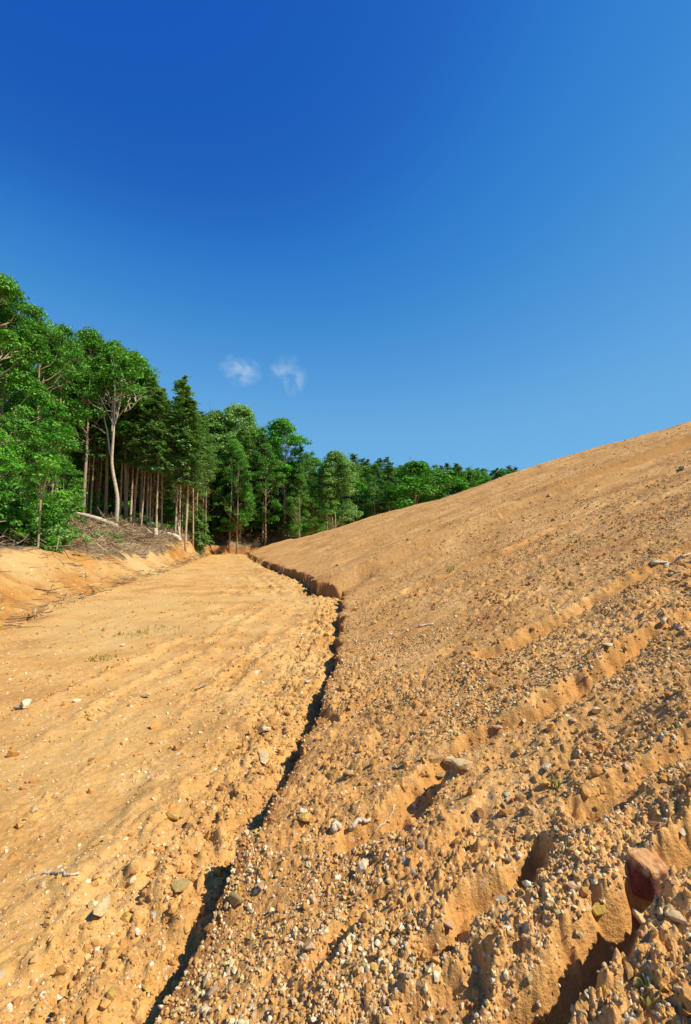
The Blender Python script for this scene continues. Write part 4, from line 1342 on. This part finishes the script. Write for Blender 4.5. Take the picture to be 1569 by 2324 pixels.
def wood_v(name, pts, r0, r1, label, cat, d0=33, mat=None, sides=10, rough=0.12, dys=None):
    Q = []
    for i, p in enumerate(pts):
        rdv = ray(p[0] * V, p[1] * V)
        dd = d0 + (dys[i] if dys else 0)
        Q.append(rdv / rdv[1] * dd + np.array([0, 0, EYE]))
    Q = np.array(Q)
    t = np.linspace(0, 1, len(Q)); tt = np.linspace(0, 1, 5 * len(Q))
    q = np.stack([np.interp(tt, t, Q[:, i]) for i in range(3)], 1)
    for _ in range(3):
        q[1:-1] = (q[:-2] + q[1:-1] * 2 + q[2:]) / 4
    base = q[0] if name != 'fallen_log' else q[int(np.argmin(q[:, 2]))]
    gz = height(q[:, 0], q[:, 1])[0]
    if name == 'fallen_log':
        q[:, 2] += max(0.0, float(np.max(gz + 0.06 - q[:, 2])))
    else:
        q[:, 2] += gz[0] - q[0, 2] + (0.22 if name == 'root' else 0.06)
    rs2 = np.random.default_rng(len(label) + int(pts[0][0]))
    g = Geo()
    g.tube(q, np.linspace(r0, r1, len(q)) * rs2.uniform(1 - rough, 1 + rough, len(q)), sides)
    o = link(name, g.mesh(name, mat or M_DEADW))
    return tag(o, label, cat)
def hd(xv, yv):
    return hit(xv, yv)[1]
dl = 31.5
g = Geo()
g.tube(lq, np.linspace(0.13, 0.20, 26) * np.random.default_rng(3).uniform(0.9, 1.1, 26) * dm_ / 30, 10)
tag(link('fallen_log', g.mesh('fallen_log', M_DEADW)), 'thick fallen log with a torn pale end lying at the foot of the pale tree', 'log')
wood_v('stump', [(353, 1228), (353, 1216), (353, 1202)], 0.16, 0.13, 'pale broken stump standing up from the brushwood', 'stump', hd(353, 1228), rough=0.2)
wood_v('broken_branch', [(357, 1208), (345, 1193), (334, 1182)], 0.06, 0.04, 'long slanting broken branch leaning on the pale stump', 'branch', hd(353, 1228) + .2)
wood_v('broken_branch', [(372, 1212), (371, 1200), (371, 1191)], 0.05, 0.035, 'short upright broken branch between the stump and the root', 'branch', hd(372, 1214))
wood_v('broken_branch', [(372, 1204), (382, 1199), (391, 1195)], 0.035, 0.025, 'branch lying slantwise from the short upright one', 'branch', hd(372, 1214))
wood_v('broken_sapling', [(411, 1231), (407, 1214), (405, 1195), (403, 1183), (405, 1170)], 0.085, 0.04, 'bare broken sapling leaning over the clay cut', 'branch', hd(411, 1232))
wood_v('root', [(380, 1221), (392, 1222), (402, 1226), (409, 1234)], 0.20, 0.13, 'torn up pale root lying on the lip of the clay cut', 'root', hd(395, 1228), rough=0.25)
wood_v('root', [(388, 1224), (398, 1216), (408, 1210)], 0.05, 0.03, 'thin root prong rising from the torn up root', 'root', hd(395, 1228), rough=0.2)
wood_v('broken_branch', [(296, 1196), (310, 1203), (326, 1210)], 0.05, 0.05, 'grey branch lying on the brushwood between log and stump', 'branch', hd(310, 1206))
wood_v('broken_branch', [(544, 1218), (552, 1224), (560, 1227)], 0.10, 0.08, 'short pale log on the brush heap beyond the road end', 'branch', 57.5)

# ------------------------------------------------------------------ two wisps of cloud
CLOUD_D = 0.19
def cloud_mat(seed):
    m, nt, o = new_mat('cloud')
    b = NB(nt)
    tc = b.n('ShaderNodeTexCoord')
    P = tc.outputs['Object']
    mp = b.n('ShaderNodeMapping')
    mp.inputs['Location'].default_value = (seed, seed * 1.7, 0)
    b.l(P, mp.inputs['Vector'])
    n1 = b.n('ShaderNodeTexNoise')
    n1.inputs['Scale'].default_value = 0.95
    n1.inputs['Detail'].default_value = 9
    n1.inputs['Roughness'].default_value = 0.60
    n1.inputs['Distortion'].default_value = 0.9
    b.l(mp.outputs[0], n1.inputs['Vector'])
    ln = b.n('ShaderNodeVectorMath', operation='LENGTH')
    b.l(P, ln.inputs[0])
    fall = b.math('SUBTRACT', 1.0, b.math('POWER', ln.outputs['Value'], 2.0))
    fall = b.math('MAXIMUM', fall, 0.0)
    dn = b.math('MAXIMUM', b.math('SUBTRACT', n1.outputs['Fac'], 0.50), 0.0)
    dn = b.math('MULTIPLY', b.math('MULTIPLY', dn, fall), CLOUD_D)
    vs = b.n('ShaderNodeVolumeScatter')
    vs.inputs['Anisotropy'].default_value = 0.0
    vs.inputs['Color'].default_value = (0.86, 0.95, 1.0, 1)
    b.l(dn, vs.inputs['Density'])
    b.l(vs.outputs[0], o.inputs['Volume'])
    return m
def cloud(xv, yv, wv, hv, dist, label, seed, rz):
    rdv = ray(xv * V, yv * V)
    p = rdv / rdv[1] * dist
    v, f = ico(2)
    me = mesh_from('cloud', v, f, cloud_mat(seed))
    o = link('cloud', me)
    o.location = p + np.array([0, 0, EYE])
    k = dist * V / FPX
    o.scale = (wv * k * 0.5, 40, hv * k * 0.5)
    o.rotation_euler = (0, rz, 0)
    tag(o, label, 'cloud')
cloud(545, 842, 112, 78, 900, 'thin wispy white cloud, broader of the two over the trees', 3.1, R(12))
cloud(655, 852, 100, 104, 900, 'small curled white cloud wisp beside the broader one', 8.4, R(20))
